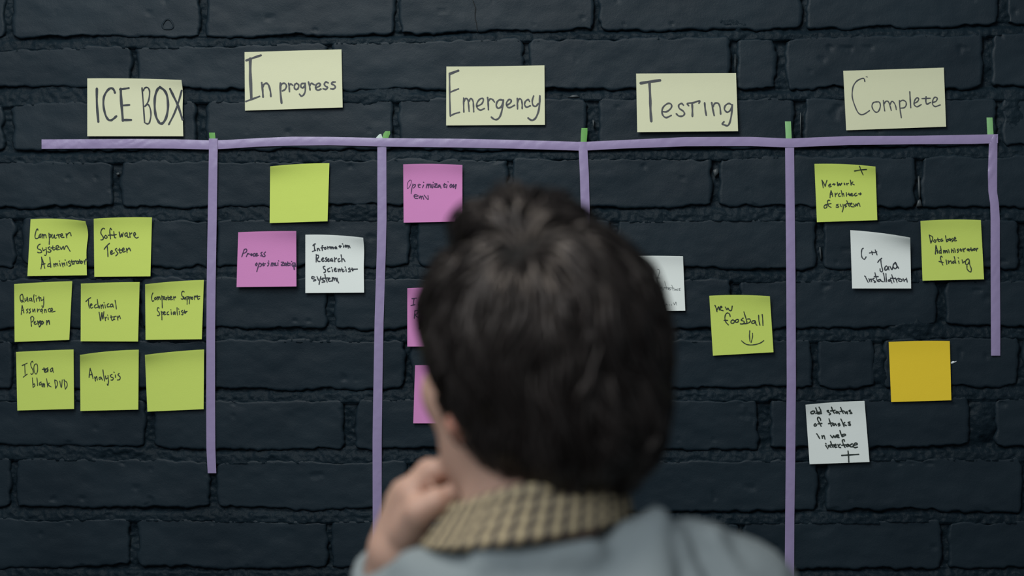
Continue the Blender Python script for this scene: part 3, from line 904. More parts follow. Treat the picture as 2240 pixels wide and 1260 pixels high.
note('sticky_note', Sheet((205, 478.5), (332.5, 475.5), (329, 604.5), (206.5, 605.5), 1.6, 0.005, 0.003), 'green', 'tester', 'black',
     'lime sticky note reading Software Tester', 'sticky note', GL)
note('sticky_note', Sheet((31, 621.5), (158, 615), (151.5, 743.5), (32, 748), 0.8, 0.004, 0.003), 'green', 'quality', 'black',
     'lime sticky note reading Quality Assurance Person at the left edge', 'sticky note', GL)
note('sticky_note', Sheet((177, 620.5), (305.5, 617), (302, 747), (176.5, 746.5), 0.8, 0.005, 0.003), 'green', 'technical', 'black',
     'lime sticky note reading Technical Writer', 'sticky note', GL)
note('sticky_note', Sheet((317.5, 622), (446, 612.5), (441.5, 742), (318.5, 743.5), 1.6, 0.006, 0.002), 'green', 'support', 'black',
     'lime sticky note reading Computer Support Specialist beside the lilac tape', 'sticky note', GL)
note('sticky_note', Sheet((35, 770), (161, 764.5), (162, 894.5), (38, 898), 0.6, 0.003, 0.002), 'green', 'iso', 'black',
     'lime sticky note reading ISO and blank DVD, lowest at the left edge', 'sticky note', GL)
note('sticky_note', Sheet((175, 776.5), (303.5, 765), (302.5, 896), (176, 899), 2.4, 0.007, 0.003), 'green', 'analysis', 'black',
     'lime sticky note reading Analysis', 'sticky note', GL)
note('sticky_note', Sheet((317, 776.5), (446.5, 764.5), (445.5, 895), (322.5, 900.5), 1.4, 0.007, 0.003), 'green', None, None,
     'empty lime sticky note low beside the leftmost vertical tape', 'sticky note', GL)
note('sticky_note', Sheet((591, 364), (720.5, 357), (716.5, 484), (590, 488), 1.8, 0.006, 0.001), 'green', None, None,
     'empty lime sticky note alone below the In progress card', 'sticky note', GL)
note('sticky_note', Sheet((1551.5, 647), (1684, 648), (1692, 770.5), (1559.5, 778), 2.2, 0.001, 0.004), 'green', 'foosball', 'black',
     'lime sticky note reading new foosball with a smile drawn on it', 'sticky note', GL)
note('sticky_note', Sheet((1781.5, 358.5), (1915, 364.5), (1919, 481.5), (1787, 486), 2.4, 0.003, 0.006), 'green', 'network', 'black',
     'lime sticky note reading Network Architect of system with a drawn plus', 'sticky note', GL)
note('sticky_note', Sheet((2013.5, 483.5), (2145.5, 481.5), (2152.5, 611), (2018, 614), 2.2, 0.003, 0.003), 'green', 'database', 'black',
     'lime sticky note reading Database Administrator finding beside the right tape', 'sticky note', GL)
GP = 'pink sticky notes'
note('sticky_note', Sheet((521, 508), (648, 505.5), (648.5, 626.5), (517.5, 628), 0.8, 0.001, 0.005, 0.004, 0.004), 'pink', 'process', 'violet',
     'pink sticky note reading Process optimization', 'sticky note', GP)
note('sticky_note', Sheet((882, 359.5), (1011.5, 361), (1011.5, 484.5), (883, 487), 1.8, 0.004, 0.005), 'pink', 'optimization', 'violet',
     'pink sticky note reading Optimization env below the Emergency card', 'sticky note', GP)
note('sticky_note', Sheet((891, 630.5), (1019, 628), (1020, 758), (891, 758), 1.0, 0.004, 0.004), 'pink', 'partial_pink', 'violet',
     'pink sticky note with three lines of writing, half hidden by the head', 'sticky note', GP)
note('sticky_note', Sheet((908, 799), (1036, 799), (1033, 926), (904, 926), 0.5, 0.002, 0.002), 'pink', None, None,
     'pink sticky note without writing just left of the cheek', 'sticky note', GP)
GW = 'white sticky notes'
note('sticky_note', Sheet((668, 513.5), (794.5, 520), (796.5, 640), (668, 641), 2.4, 0.001, 0.007, bulge=1.6), 'white', 'information', 'dark',
     'white sticky note reading Information Research Scientist system', 'sticky note', GW)
note('sticky_note', Sheet((1368, 560), (1494, 560.5), (1499, 679.5), (1371, 681), 0.8, 0.004, 0.003), 'white', 'partial_white', 'pale',
     'white sticky note with faint writing, partly behind the head', 'sticky note', GW)
note('sticky_note', Sheet((1860, 503.5), (1991, 520), (1993, 631), (1864, 631), 2.2, 0.001, 0.013), 'white', 'java', 'dark',
     'white sticky note reading C++ Java installation, folded at top right', 'sticky note', GW)
note('sticky_note', Sheet((1762, 885.5), (1891, 877), (1902, 1010.5), (1771, 1015.5), 1.4, 0.004, 0.001), 'white', 'status', 'black',
     'white sticky note reading add status of tasks in web interface', 'sticky note', GW)
note('sticky_note', Sheet((1944, 748), (2077.5, 746), (2081, 875.5), (1949.5, 879.5), 1.2, 0.0, 0.0, 0.0025, 0.001), 'orange', None, None,
     'empty amber yellow sticky note', 'sticky note', None)


# ------------------------------------------------------------------ implicit surfaces for the person
class Field:
    def __init__(s, lo, hi, h):
        s.lo = np.array(lo, float)
        s.h = h
        s.n = (np.ceil((np.array(hi) - s.lo) / h)).astype(int) + 1
        s.v = np.full(tuple(s.n), 1.0, dtype=np.float32)

    def _sub(s, lo, hi):
        a = np.maximum(np.floor((np.array(lo) - s.lo) / s.h).astype(int), 0)
        b_ = np.minimum(np.ceil((np.array(hi) - s.lo) / s.h).astype(int) + 1, s.n)
        if np.any(b_ <= a):
            return None
        sl = tuple(slice(a[i], b_[i]) for i in range(3))
        ax = [s.lo[i] + s.h * np.arange(a[i], b_[i]) for i in range(3)]
        g = np.meshgrid(*ax, indexing='ij')
        return sl, np.stack(g, axis=-1).astype(np.float32)

    def _mix(s, sl, d, k, sub=False):
        cur = s.v[sl]
        if sub:
            d = -d
            hh = np.clip(0.5 - 0.5 * (cur - d) / k, 0, 1)
            s.v[sl] = cur * (1 - hh) + d * hh + k * hh * (1 - hh)
        else:
            hh = np.clip(0.5 + 0.5 * (cur - d) / k, 0, 1)
            s.v[sl] = cur * (1 - hh) + d * hh - k * hh * (1 - hh)

    def cone(s, a, b_, ra, rb, k=0.012, flat=None):
        a = np.array(a, float)
        b_ = np.array(b_, float)
        r = max(ra, rb) + k + 0.012
        q = s._sub(np.minimum(a, b_) - r, np.maximum(a, b_) + r)
        if q is None:
            return
        sl, g = q
        ab = b_ - a
        t = np.clip(((g - a) @ ab) / (ab @ ab + 1e-12), 0, 1)
        c = a + t[..., None] * ab
        d = np.linalg.norm(g - c, axis=-1) - (ra + (rb - ra) * t)
        s._mix(sl, d.astype(np.float32), k)

    def ell(s, c, r, k=0.012, R=None, sub=False):
        c = np.array(c, float)
        r = np.array(r, float)
        m = r.max() + k + 0.012
        q = s._sub(c - m, c + m)
        if q is None:
            return
        sl, g = q
        p = g - c
        if R is not None:
            p = p @ R           # columns of R are the local axes
        k0 = np.linalg.norm(p / r, axis=-1)
        k1 = np.linalg.norm(p / (r * r), axis=-1) + 1e-9
        d = k0 * (k0 - 1.0) / k1
        s._mix(sl, d.astype(np.float32), k, sub)

    def mesh(s):
        v = s.v
        ins = v < 0
        nx, ny, nz = v.shape
        cs = [(0, 0, 0), (1, 0, 0), (0, 1, 0), (1, 1, 0), (0, 0, 1), (1, 0, 1), (0, 1, 1), (1, 1, 1)]

        def cor(a, c):
            return a[c[0]:nx - 1 + c[0], c[1]:ny - 1 + c[1], c[2]:nz - 1 + c[2]]
        cnt = sum(cor(ins, c).astype(np.int8) for c in cs)
        act = (cnt > 0) & (cnt < 8)
        idx = np.argwhere(act)
        vid = np.full(act.shape, -1, np.int64)
        vid[act] = np.arange(len(idx))
        acc = np.zeros((len(idx), 3))
        num = np.zeros(len(idx))
        val = [cor(v, c)[act].astype(np.float64) for c in cs]
        for i in range(8):
            for j in range(i + 1, 8):
                if sum(abs(cs[i][q] - cs[j][q]) for q in range(3)) != 1:
                    continue
                a, b_ = val[i], val[j]
                m = (a < 0) != (b_ < 0)
                t = np.where(m, a / (a - b_ + 1e-12), 0)
                p = np.array(cs[i]) + t[:, None] * (np.array(cs[j]) - np.array(cs[i]))
                acc[m] += p[m]
                num[m] += 1
        pos = s.lo + s.h * (idx + acc / num[:, None])
        quads = []
        # x edges
        for ax in range(3):
            sl0 = [slice(1, -1)] * 3
            sl0[ax] = slice(0, -1)
            sl1 = list(sl0)
            sl1[ax] = slice(1, None)
            a = ins[tuple(sl0)]
            b_ = ins[tuple(sl1)]
            e = np.argwhere(a != b_)
            if not len(e):
                continue
            flip = a[tuple(e.T)]
            off0 = np.array([1, 1, 1])
            off0[ax] = 0
            e = e + off0
            u, w = (ax + 1) % 3, (ax + 2) % 3
            du = np.zeros(3, int)
            dw = np.zeros(3, int)
            du[u] = 1
            dw[w] = 1
            q = [vid[tuple((e - du - dw).T)], vid[tuple((e - dw).T)], vid[tuple(e.T)], vid[tuple((e - du).T)]]
            q = np.stack(q, axis=1)
            q[~flip] = q[~flip][:, ::-1]
            quads.append(q)
        quads = np.vstack(quads)
        quads = quads[(quads >= 0).all(axis=1)]
        return pos, quads


def P3(px, py, y):
    return P(px, py, y)


# ------------------------------------------------------------------ the person
HC = P3(1182, 800, 1.315)                 # middle of the head, between the ears
TH = math.radians(31)                     # head turned to the left
FX = np.array([math.cos(TH), math.sin(TH), 0])
FY = np.array([-math.sin(TH), math.cos(TH), 0])
FZ = np.array([0, 0, 1.0])
HR = np.stack([FX, FY, FZ], axis=1)


def hp(x, y, z):
    return HC + FX * x + FY * y + FZ * z


neck_base = P3(1165, 1240, 1.300)
base_x = float(neck_base[0])
person = empty('person', (base_x, 1.31, 0.0))
tag(person, 'dark-haired person seen from behind in grey sweater, hand at chin, facing the board', 'person')

Rsh = P3(1585, 1345, 1.305)
Lsh = P3(750, 1455, 1.315)
Lel = np.array([Lsh[0] - 0.005, 1.530, 1.205])
Lwr = P3(876, 1205, 1.385)
Rel = np.array([Rsh[0] + 0.055, 1.285, 1.09])
Rwr = np.array([Rsh[0] + 0.050, 1.350, 0.845])

bd = Field((base_x - 0.34, 1.10, 0.03), (base_x + 0.36, 1.66, 1.82), 0.0042)
# head
bd.ell(hp(0, -0.012, 0.030), (0.069, 0.086, 0.072), 0.02, HR)
bd.ell(hp(0, 0.034, -0.032), (0.066, 0.070, 0.082), 0.03, HR)
bd.ell(hp(0, 0.048, -0.078), (0.052, 0.048, 0.032), 0.025, HR)
bd.ell(hp(0, 0.082, -0.098), (0.020, 0.016, 0.015), 0.018, HR)
for s_ in (-1, 1):
    bd.ell(hp(s_ * 0.044, 0.068, -0.022), (0.024, 0.022, 0.024), 0.02, HR)
    bd.cone(hp(s_ * 0.014, 0.092, 0.022), hp(s_ * 0.042, 0.082, 0.024), 0.008, 0.007, 0.012)
    bd.ell(hp(s_ * 0.031, 0.106, 0.004), (0.016, 0.016, 0.011), 0.010, HR, True)
bd.cone(hp(0, 0.098, 0.012), hp(0, 0.118, -0.026), 0.007, 0.0105, 0.010)
for s_ in (-1, 1):
    bd.ell(hp(s_ * 0.010, 0.107, -0.031), (0.007, 0.009, 0.006), 0.006, HR)
bd.cone(hp(-0.018, 0.095, -0.055), hp(0.018, 0.095, -0.055), 0.006, 0.006, 0.008)
bd.cone(hp(-0.015, 0.094, -0.066), hp(0.015, 0.094, -0.066), 0.0065, 0.0065, 0.008)
# neck and trunk
bd.cone(hp(0, -0.030, -0.050), neck_base + np.array([0, 0, 0.0]), 0.056, 0.060, 0.025)
bd.cone(neck_base, (base_x, 1.31, 1.32), 0.060, 0.072, 0.03)
bd.cone((base_x, 1.315, 1.32), (base_x, 1.315, 0.98), 0.074, 0.078, 0.03)
bd.cone(neck_base + np.array([0, 0, -0.05]), Rsh, 0.045, 0.045, 0.03)
bd.cone(neck_base + np.array([0, 0, -0.05]), Lsh, 0.045, 0.045, 0.03)
# arms
bd.cone(Rsh, Rel, 0.044, 0.034, 0.015)
bd.cone(Rel, Rwr, 0.036, 0.024, 0.012)
bd.cone(Lsh, Lel, 0.044, 0.034, 0.015)
bd.cone(Lel, Lwr, 0.038, 0.027, 0.012)
# legs
for s_ in (-1, 1):
    hip = np.array([base_x + s_ * 0.070, 1.31, 0.92])
    kn = np.array([base_x + s_ * 0.10, 1.315, 0.50])
    an = np.array([base_x + s_ * 0.105, 1.30, 0.09])
    bd.cone(hip, kn, 0.060, 0.050, 0.03)
    bd.cone(kn, an, 0.050, 0.034, 0.02)


# left hand under the chin: palm, four curled fingers, thumb
def hand(field, wr, palm_pts, fingers, thumb):
    for (a, b_, ra, rb) in palm_pts:
        field.cone(a, b_, ra, rb, 0.010)
    for f in fingers + [thumb]:
        for i in range(len(f) - 1):
            (p0, r0), (p1, r1) = f[i], f[i + 1]
            field.cone(p0, p1, r0, r1, 0.0035)


K = [P3(902, 1080, 1.362), P3(889, 1084, 1.383), P3(880, 1096, 1.403), P3(878, 1112, 1.420)]
Q1 = [P3(948, 1032, 1.356), P3(938, 1030, 1.378), P3(930, 1044, 1.400), P3(922, 1066, 1.420)]
Q2 = [P3(985, 1036, 1.366), P3(978, 1040, 1.388), P3(968, 1056, 1.408), P3(955, 1080, 1.426)]
Q3 = [P3(990, 1076, 1.374), P3(985, 1082, 1.394), P3(972, 1094, 1.410), P3(956, 1106, 1.426)]
palm = []
for k_, r_ in zip(K, (0.0125, 0.0125, 0.012, 0.011)):
    palm.append((Lwr, k_, 0.020, r_))
    palm.append(((Lwr + k_) / 2, k_, 0.016, r_))
fing = [[(K[i], 0.0115), (Q1[i], 0.0100), (Q2[i], 0.0090), (Q3[i], 0.0080)] for i in range(4)]
thumb = [(P3(890, 1165, 1.362), 0.015), (P3(918, 1118, 1.340), 0.0125), (P3(955, 1098, 1.338), 0.0110), (P3(990, 1084, 1.345), 0.0092)]
hand(bd, Lwr, palm, fing, thumb)
# right hand hanging, slightly curled
rk = []
for i in range(4):
    yy = Rwr[1] + 0.030 - 0.019 * i
    kx = Rwr[0] + 0.004 * (i - 1)
    L = (0.040, 0.044, 0.041, 0.032)[i]
    k0 = np.array([kx, yy + 0.006, Rwr[2] - 0.085 + 0.003 * abs(i - 1)])
    k1 = k0 + np.array([-0.006, 0.004, -L])
    k2 = k1 + np.array([-0.014, 0.003, -L * 0.55])
    k3 = k2 + np.array([-0.016, 0.000, -L * 0.35])
    rk.append([(k0, 0.0115), (k1, 0.0098), (k2, 0.0088), (k3, 0.0078)])
rp = [(Rwr, f[0][0], 0.020, 0.0125) for f in rk]
rt = [(Rwr + np.array([-0.006, 0.016, -0.02]), 0.015), (Rwr + np.array([-0.020, 0.042, -0.055]), 0.012),
      (Rwr + np.array([-0.026, 0.050, -0.085]), 0.0105), (Rwr + np.array([-0.030, 0.050, -0.108]), 0.009)]
hand(bd, Rwr, rp, rk, rt)
pos, qd = bd.mesh()
body = np_mesh('body', pos, qd, M_SKIN, person)
body['label'] = 'bare skin of the face, neck and hands, left hand held to the chin'

# ears
def ear(side):
    f = Field(hp(side * 0.085, -0.01, -0.01) - 0.05, hp(side * 0.085, -0.01, -0.01) + 0.05, 0.0016)
    for i in range(9):
        a0 = math.radians(-60 + i * 30)
        a1 = math.radians(-60 + (i + 1) * 30)

        def rim(a):
            return hp(side * (0.074 + 0.006 * (0.5 + 0.5 * math.cos(a - 2.6))), -0.012 - 0.016 * math.sin(a + 0.2), -0.024 + 0.026 * math.cos(a + 0.2) * (1.0 if math.cos(a) > 0 else 0.8))
        f.cone(rim(a0), rim(a1), 0.0042, 0.0042, 0.003)
    f.ell(hp(side * 0.070, -0.010, -0.022), (0.005, 0.014, 0.026), 0.004, HR)
    f.ell(hp(side * 0.072, -0.006, -0.048), (0.005, 0.009, 0.009), 0.005, HR)
    p_, q_ = f.mesh()
    return np_mesh('ear', p_, q_, M_EAR, person)


ear(-1)['label'] = 'reddish left ear below the hair'
ear(1)
# eyes and lips
for s_ in (-1, 1):
    bm = bmesh.new()
    bmesh.ops.create_uvsphere(bm, u_segments=20, v_segments=14, radius=0.0118)
    me = bpy.data.meshes.new('eye')
    bmesh.ops.rotate(bm, verts=bm.verts, cent=(0, 0, 0), matrix=Matrix.Rotation(-PI / 2, 3, 'X'))
    bmesh.ops.rotate(bm, verts=bm.verts, cent=(0, 0, 0), matrix=Matrix.Rotation(TH, 3, 'Z'))
    for f_ in bm.faces:
        c = f_.calc_center_median().normalized()
        f_.smooth = True
        if c.dot(Vector(FY)) > 0.87:
            f_.material_index = 1
    bm.to_mesh(me)
    bm.free()
    me.materials.append(M_EYE)
    me.materials.append(M_IRIS)
    o = bpy.data.objects.new('eye', me)
    C.objects.link(o)
    o.parent = person
    o.matrix_parent_inverse = Matrix.Translation(person.location).inverted()
    o.location = hp(s_ * 0.031, 0.0800, 0.004)


def tube(name, pts, rad, mat, parent, seg=8):
    pts = [Vector(p) for p in pts]
    vs, fs = [], []
    for i, p in enumerate(pts):
        t = (pts[min(i + 1, len(pts) - 1)] - pts[max(i - 1, 0)]).normalized()
        a = t.cross(Vector((0, 0, 1)))
        if a.length < 0.01:
            a = t.cross(Vector((1, 0, 0)))
        a.normalize()
        b2 = t.cross(a)
        r = rad[i]
        for k in range(seg):
            q = 2 * PI * k / seg
            vs.append(p + a * (r * math.cos(q)) + b2 * (r * math.sin(q)))
    for i in range(len(pts) - 1):
        for k in range(seg):
            fs.append((i * seg + k, i * seg + (k + 1) % seg, (i + 1) * seg + (k + 1) % seg, (i + 1) * seg + k))
    fs.append(tuple(range(seg)))
    fs.append(tuple(reversed([(len(pts) - 1) * seg + k for k in range(seg)])))
    return mesh_obj(name, vs, fs, mat, parent)


tube('lip', [hp(-0.021, 0.095, -0.058), hp(-0.010, 0.1005, -0.0555), hp(0, 0.1015, -0.057), hp(0.010, 0.1005, -0.0555), hp(0.021, 0.095, -0.058)],
     [0.001, 0.0035, 0.0035, 0.0035, 0.001], M_LIP, person)
tube('lip', [hp(-0.020, 0.094, -0.060), hp(-0.010, 0.0995, -0.064), hp(0, 0.1005, -0.065), hp(0.010, 0.0995, -0.064), hp(0.020, 0.094, -0.060)],
     [0.001, 0.004, 0.0045, 0.004, 0.001], M_LIP, person)
for s_ in (-1, 1):
    tube('eyebrow', [hp(s_ * 0.014, 0.0985, 0.022), hp(s_ * 0.028, 0.0975, 0.028), hp(s_ * 0.044, 0.087, 0.024)], [0.003, 0.003, 0.001], M_HAIR, person)

# hair: undercoat first, then locks laid along it
hf = Field(HC + np.array([-0.14, -0.16, -0.14]), HC + np.array([0.14, 0.16, 0.17]), 0.0036)
hf.ell(P3(1203, 762, 1.305), (0.0855, 0.100, 0.098), 0.015)
hf.ell(P3(1245, 915, 1.262), (0.0620, 0.048, 0.048), 0.022)
hf.ell(P3(1310, 930, 1.285), (0.0400, 0.040, 0.042), 0.02)
hf.ell(P3(1150, 500, 1.325), (0.044, 0.055, 0.022), 0.012)
hf.cone(P3(1040, 535, 1.325), P3(1210, 470, 1.320), 0.013, 0.012, 0.006)
hf.cone(P3(1030, 500, 1.325), P3(1130, 450, 1.320), 0.010, 0.011, 0.005)
hf.ell(P3(1022, 690, 1.335), (0.028, 0.055, 0.044), 0.012)
# leave face and ears free
hf.ell(hp(0, 0.115, -0.045), (0.090, 0.075, 0.100), 0.006, HR, True)
for s_ in (-1, 1):
    hf.ell(hp(s_ * 0.092, 0.018, -0.058), (0.036, 0.046, 0.060), 0.006, HR, True)
hf.ell(hp(-0.050, 0.020, -0.110), (0.060, 0.055, 0.055), 0.006, HR, True)
pos, qd = hf.mesh()
dv = pos - HC
dv /= np.linalg.norm(dv, axis=1)[:, None]
ang = np.arctan2(dv[:, 0], -dv[:, 1])
hn = 0.0033 * fbm(ang * 5.5 + dv[:, 2] * 1.5, dv[:, 2] * 2.6 + 9, 21, 2) + 0.0020 * vnoise(ang * 14, dv[:, 2] * 5, 33)
pos = pos + dv * hn[:, None]
hair = np_mesh('hair', pos, qd, M_SCALP, person)
hair['label'] = 'short thick dark brown hair with tousled locks'
bvh = BVHTree.FromPolygons([Vector(p) for p in pos.tolist()], [tuple(q) for q in qd.tolist()])

rng = np.random.default_rng(3)
crown = V(1150, 560, 1.245)
HCv = Vector(HC.tolist())
ell_free = [(hp(0, 0.115, -0.045), np.array([0.084, 0.070, 0.095])), (hp(-0.092, 0.018, -0.058), np.array([0.030, 0.040, 0.054])),
            (hp(0.092, 0.018, -0.058), np.array([0.030, 0.040, 0.054])), (hp(-0.050, 0.020, -0.110), np.array([0.050, 0.045, 0.048]))]


def in_free(p):
    for c, r in ell_free:
        q = ((np.array(p) - c) @ HR) / r
        if q @ q < 1:
            return True
    return False


lock_v, lock_f = [], []


def lock(root, nrm, length, rad, lift, curl, seed):
    p = Vector(root)
    n = Vector(nrm)
    steps = 11
    pts, ns = [], []
    d = (p - crown)
    d = d - n * d.dot(n)
    if d.length < 1e-4:
        d = Vector((0, 0, -1))
    d.normalize()
    # swirl, gravity
    sw = n.cross(d)
    g = Vector((0, 0, -1))
    free = 0
    for i in range(steps):
        f = i / (steps - 1)
        off = lift * math.sin(min(1.0, f * 1.25) * PI * 0.62) + 0.0015
        pts.append(p + n * off)
        ns.append(n.copy())
        g_t = g - n * g.dot(n)
        d = d * 0.80 + g_t * 0.20 + sw * (curl * math.sin(f * 5.2 + seed))
        d = d - n * d.dot(n)
        if d.length < 1e-5:
            break
        d.normalize()
        q = p + d * (length / steps)
        loc, nn, idx, dist = bvh.find_nearest(q)
        if loc is None:
            break
        if in_free(loc) or (loc - q).length > 0.006:
            # past the hairline: hang free for a few millimetres
            free += 1
            if free > 2:
                break
            p = q + g * 0.001
        else:
            p = loc
            n = (n * 0.5 + nn * 0.5).normalized()
        if in_free(p):
            break
    m = len(pts)
    if m < 4:
        return
    b0 = len(lock_v)
    S = 5
    for i in range(m):
        f = i / (m - 1)
        t = (pts[min(i + 1, m - 1)] - pts[max(i - 1, 0)]).normalized()
        a = t.cross(ns[i]).normalized()
        c = a.cross(t)
        r = rad * (0.35 + 0.65 * math.sin(min(f * 2.2, 1) * PI / 2)) * (1 - f) ** 0.6 + 0.0001
        for k in range(S):
            q = 2 * PI * k / S
            lock_v.append(pts[i] + a * (r * 1.5 * math.cos(q)) + c * (r * 0.6 * math.sin(q)))
    for i in range(m - 1):
        for k in range(S):
            lock_f.append((b0 + i * S + k, b0 + i * S + (k + 1) % S, b0 + (i + 1) * S + (k + 1) % S, b0 + (i + 1) * S + k))


# area weighted roots
P0 = pos
nv_ = len(P0)
sel = rng.choice(nv_, size=min(nv_, 5200), replace=False)
cl_c = {}
for vi in sel:
    p = Vector(P0[vi].tolist())
    if in_free(p):
        continue
    loc, nn, idx, dist = bvh.find_nearest(p)
    # clump noise: neighbours share curl and lift
    kx, ky, kz = int(p.x * 55 + 900), int(p.y * 55 + 900), int(p.z * 42 + 900)
    h = (kx * 73856093 ^ ky * 19349663 ^ kz * 83492791) % 1000 / 1000.0
    h2 = (kx * 19349663 ^ ky * 83492791 ^ kz * 73856093) % 1000 / 1000.0
    lock(p, nn, 0.050 + 0.045 * h, 0.0007 + 0.0022 * rng.random() ** 2, 0.003 + 0.008 * h2 * rng.random() + 0.003 * rng.random(),
         0.08 + 0.42 * (h - 0.3), h2 * 6.28)
locks = mesh_obj('hair_locks', lock_v, lock_f, M_HAIR, hair)
locks['kind'] = 'stuff'

# ------------------------------------------------------------------ clothing
sw = Field((base_x - 0.36, 1.08, 0.88), (base_x + 0.38, 1.70, 1.62), 0.0050)
sw.ell((base_x + 0.012, 1.31, 1.255), (0.168, 0.118, 0.20), 0.03)
sw.ell((base_x + 0.012, 1.31, 1.07), (0.162, 0.122, 0.30), 0.05)
sw.ell(P3(1440, 1440, 1.290), (0.095, 0.072, 0.080), 0.04)
sw.ell(P3(920, 1480, 1.295), (0.090, 0.068, 0.080), 0.04)
# yoke from the neck out to the shoulders
sw.cone(P3(1180, 1320, 1.305), P3(1400, 1285, 1.300), 0.052, 0.050, 0.03)
sw.cone(P3(1400, 1285, 1.300), P3(1572, 1330, 1.305), 0.046, 0.052, 0.02)
sw.cone(P3(1180, 1325, 1.305), P3(980, 1345, 1.310), 0.052, 0.047, 0.03)
sw.cone(P3(980, 1345, 1.310), Lsh, 0.047, 0.046, 0.02)
# sleeves
sw.cone(Rsh, Rel, 0.056, 0.046, 0.03)
sw.cone(Rel, Rwr + np.array([0, 0, 0.02]), 0.046, 0.033, 0.02)
sw.cone(Lsh, Lel, 0.055, 0.047, 0.03)
sw.cone(Lel, Lel + (Lwr - Lel) * 0.80, 0.047, 0.036, 0.02)
# cloth pushed up beside the neck, and folds running out from it
sw.cone(P3(1437, 1114, 1.262), P3(1434, 1150, 1.258), 0.003, 0.009, 0.006)
sw.cone(P3(1434, 1150, 1.258), P3(1418, 1310, 1.222), 0.009, 0.022, 0.008)
sw.cone(P3(1370, 1175, 1.255), P3(1432, 1142, 1.258), 0.011, 0.008, 0.012)
sw.cone(P3(1475, 1170, 1.262), P3(1545, 1360, 1.226), 0.008, 0.012, 0.008)
sw.cone(P3(1500, 1160, 1.285), P3(1570, 1176, 1.285), 0.010, 0.010, 0.014)
sw.cone(P3(1560, 1182, 1.270), P3(1645, 1350, 1.244), 0.010, 0.012, 0.008)
sw.cone(P3(1620, 1220, 1.290), P3(1695, 1350, 1.275), 0.010, 0.012, 0.012)
sw.cone(P3(900, 1240, 1.262), P3(1010, 1330, 1.225), 0.010, 0.012, 0.02)
sw.ell(P3(1175, 1360, 1.272), (0.115, 0.076, 0.068), 0.03)
sw.cone(P3(1300, 1270, 1.262), P3(1400, 1240, 1.262), 0.030, 0.024, 0.02)
sw.cone(P3(1050, 1330, 1.265), P3(900, 1355, 1.285), 0.038, 0.030, 0.02)
sw.cone(P3(1060, 1228, 1.226), P3(1290, 1212, 1.228), 0.011, 0.011, 0.012)
# neck opening
sw.ell(P3(1152, 1072, 1.300), (0.078, 0.074, 0.032), 0.006, None, True)
pos, qd = sw.mesh()
# soft cloth waviness
nz = 0.0022 * fbm(pos[:, 0] * 26 + pos[:, 1] * 9, pos[:, 2] * 17 - pos[:, 0] * 22, 77, 3)
cen = np.stack([np.full(len(pos), base_x), np.full(len(pos), 1.31), pos[:, 2]], axis=1)
dr = pos - cen
dr /= np.linalg.norm(dr, axis=1)[:, None] + 1e-9
pos = pos + dr * nz[:, None]
swm = np_mesh('sweater', pos, qd, M_KNIT, person)
swm['label'] = 'grey knitted sweater bunched up at the right shoulder'
# ribbed hem, cuffs
def ring(name, c, ax, rx, ry, h, mat, parent, n=40, th=0.005):
    ax = Vector(ax).normalized()
    a = ax.orthogonal().normalized()
    if abs(ax.z) > 0.9:
        a = Vector((1, 0, 0))
    b2 = ax.cross(a).normalized()
    vs, fs = [], []
    prof = [(0, 0), (th * 0.8, h * 0.1), (th, h * 0.5), (th * 0.8, h * 0.9), (0, h), (-th, h), (-th, 0)]
    for i in range(n):
        q = 2 * PI * i / n
        rib = 0.0006 * (i % 2)
        for (o_, z_) in prof:
            vs.append(Vector(c) + a * ((rx + o_ + rib) * math.cos(q)) + b2 * ((ry + o_ + rib) * math.sin(q)) + ax * z_)
    m = len(prof)
    for i in range(n):
        for k in range(m):
            fs.append((i * m + k, ((i + 1) % n) * m + k, ((i + 1) % n) * m + (k + 1) % m, i * m + (k + 1) % m))
    return mesh_obj(name, vs, fs, mat, parent)


ring('ribbed_hem', (base_x + 0.012, 1.31, 0.862), (0, 0, 1), 0.136, 0.104, 0.052, M_KNIT, swm, 80, 0.009)
dL = (Lwr - Lel) / np.linalg.norm(Lwr - Lel)
ring('cuff', Lel + (Lwr - Lel) * 0.82, dL, 0.033, 0.033, 0.030, M_KNIT, swm)
dR = (Rwr - Rel) / np.linalg.norm(Rwr - Rel)
ring('cuff', Rwr - dR * 0.03, dR, 0.031, 0.031, 0.035, M_KNIT, swm)

# checked shirt collar
nu, nv = 90, 14
us = np.linspace(math.radians(-62), math.radians(242), nu)      # open at the front, the back of the neck is at 270-360-...
vs, uvs = [], []
# angle measured so that 90 deg is the back of the neck (towards the camera)
ctop = P3(1172, 1058, 1.232)
ctop[1] = 1.292
cbot = P3(1150, 1190, 1.212)
cbot[0] = P3(1150, 1190, 1.288)[0]
cbot[1] = 1.288
for j in range(nv):
    v = j / (nv - 1)
    for i, a in enumerate(us):
        ca, sa = math.cos(a), math.sin(a)
        if v < 0.22:                         # stand, hidden inside
            f = v / 0.22
            rx, ry = 0.0600 + 0.002 * f, 0.0590 + 0.001 * f
            z = ctop[2] - 0.030 * (1 - f) + 0.002
            cx, cyy = ctop[0], ctop[1]
        else:
            f = (v - 0.22) / 0.78
            fs_ = f ** 0.8
            rx = 0.0635 + (0.0800 - 0.0635) * fs_
            ry = 0.0605 + (0.0760 - 0.0605) * fs_
            z = ctop[2] + (cbot[2] - ctop[2]) * f + 0.003 * math.sin(PI * min(f * 6, 1))
            cx = ctop[0] + (cbot[0] - ctop[0]) * f
            cyy = ctop[1] + (cbot[1] - ctop[1]) * f
        x = cx + rx * ca
        y = cyy - ry * sa
        tilt = 0.012 * ca * (0.5 + 0.5 * v) - (0.019 if ca < 0 else 0.012) * abs(ca) ** 1.7 * (1 - v) ** 0.7 - 0.012 * max(0, -sa) * v
        z2 = z + tilt
        vs.append((x, y, z2))
        uvs.append((a * 0.078, v * 0.060))
vs = np.array(vs)
q = grid_quads(nu, nv)
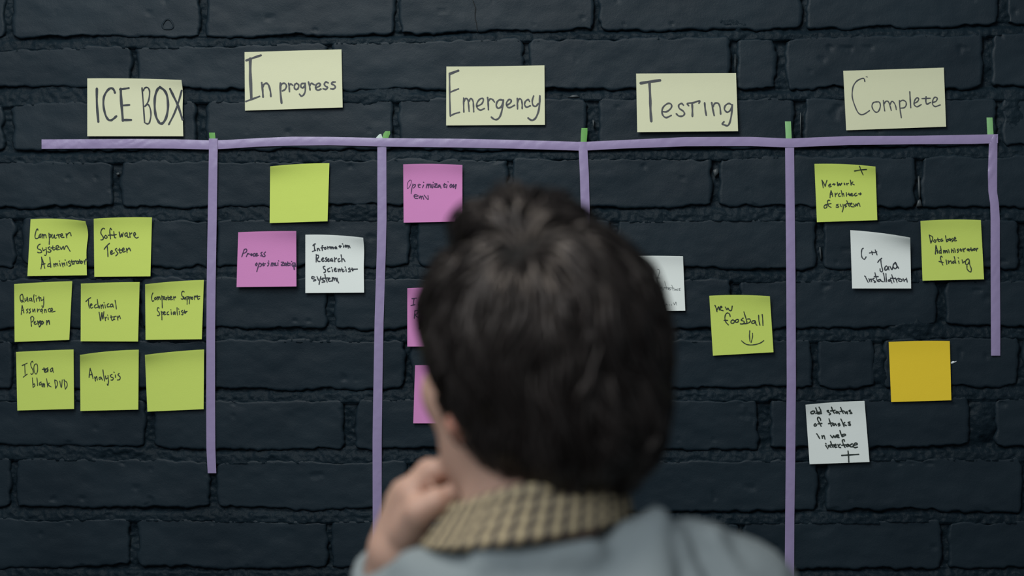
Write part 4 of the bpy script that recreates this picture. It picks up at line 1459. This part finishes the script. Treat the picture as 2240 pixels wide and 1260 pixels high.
col = np_mesh('shirt_collar', vs, q, M_CHECK, person)
ul = col.data.uv_layers.new(name='UVMap')
li = np.zeros(len(col.data.loops), dtype=np.int32)
col.data.loops.foreach_get('vertex_index', li)
ul.data.foreach_set('uv', np.array(uvs, dtype=np.float32)[li].ravel())
md = col.modifiers.new('thickness', 'SOLIDIFY')
md.thickness = 0.0016
col['label'] = 'beige and dark checked shirt collar standing out of the sweater'

# trousers and shoes
tr = Field((base_x - 0.24, 1.12, 0.04), (base_x + 0.26, 1.50, 1.06), 0.0070)
tr.ell((base_x + 0.008, 1.31, 0.93), (0.128, 0.092, 0.115), 0.03)
for s_ in (-1, 1):
    hip = np.array([base_x + s_ * 0.066, 1.31, 0.88])
    kn = np.array([base_x + s_ * 0.098, 1.312, 0.50])
    an = np.array([base_x + s_ * 0.105, 1.300, 0.13])
    tr.cone(hip, kn, 0.082, 0.066, 0.03)
    tr.cone(kn, an, 0.066, 0.056, 0.02)
pos, qd = tr.mesh()
np_mesh('trousers', pos, qd, M_TROUSER, person)['label'] = 'charcoal trousers'
for s_ in (-1, 1):
    x0 = base_x + s_ * 0.105
    sf = Field((x0 - 0.07, 1.20, -0.005), (x0 + 0.08, 1.56, 0.16), 0.0050)
    sf.cone((x0, 1.285, 0.045), (x0 + s_ * 0.012, 1.45, 0.036), 0.036, 0.034, 0.02)
    sf.cone((x0, 1.295, 0.10), (x0, 1.30, 0.05), 0.038, 0.040, 0.02)
    sf.ell((x0, 1.37, -0.05), (0.2, 0.4, 0.0625), 0.004, None, True)
    p_, q_ = sf.mesh()
    sh = np_mesh('shoe', p_, q_, M_SHOE, person)
    # sole
    out = []
    for i in range(28):
        a = 2 * PI * i / 28
        yy = 1.365 + 0.128 * math.sin(a)
        xx = x0 + s_ * 0.006 + (0.040 + 0.004 * math.sin(a)) * math.cos(a)
        out.append((xx, yy))
    n = len(out)
    vs = [(x, y, 0.0) for x, y in out] + [(x, y, 0.016) for x, y in out]
    fs = [tuple(reversed(range(n))), tuple(range(n, 2 * n))] + [(i, (i + 1) % n, n + (i + 1) % n, n + i) for i in range(n)]
    mesh_obj('sole', vs, fs, M_SHOE, sh, False)
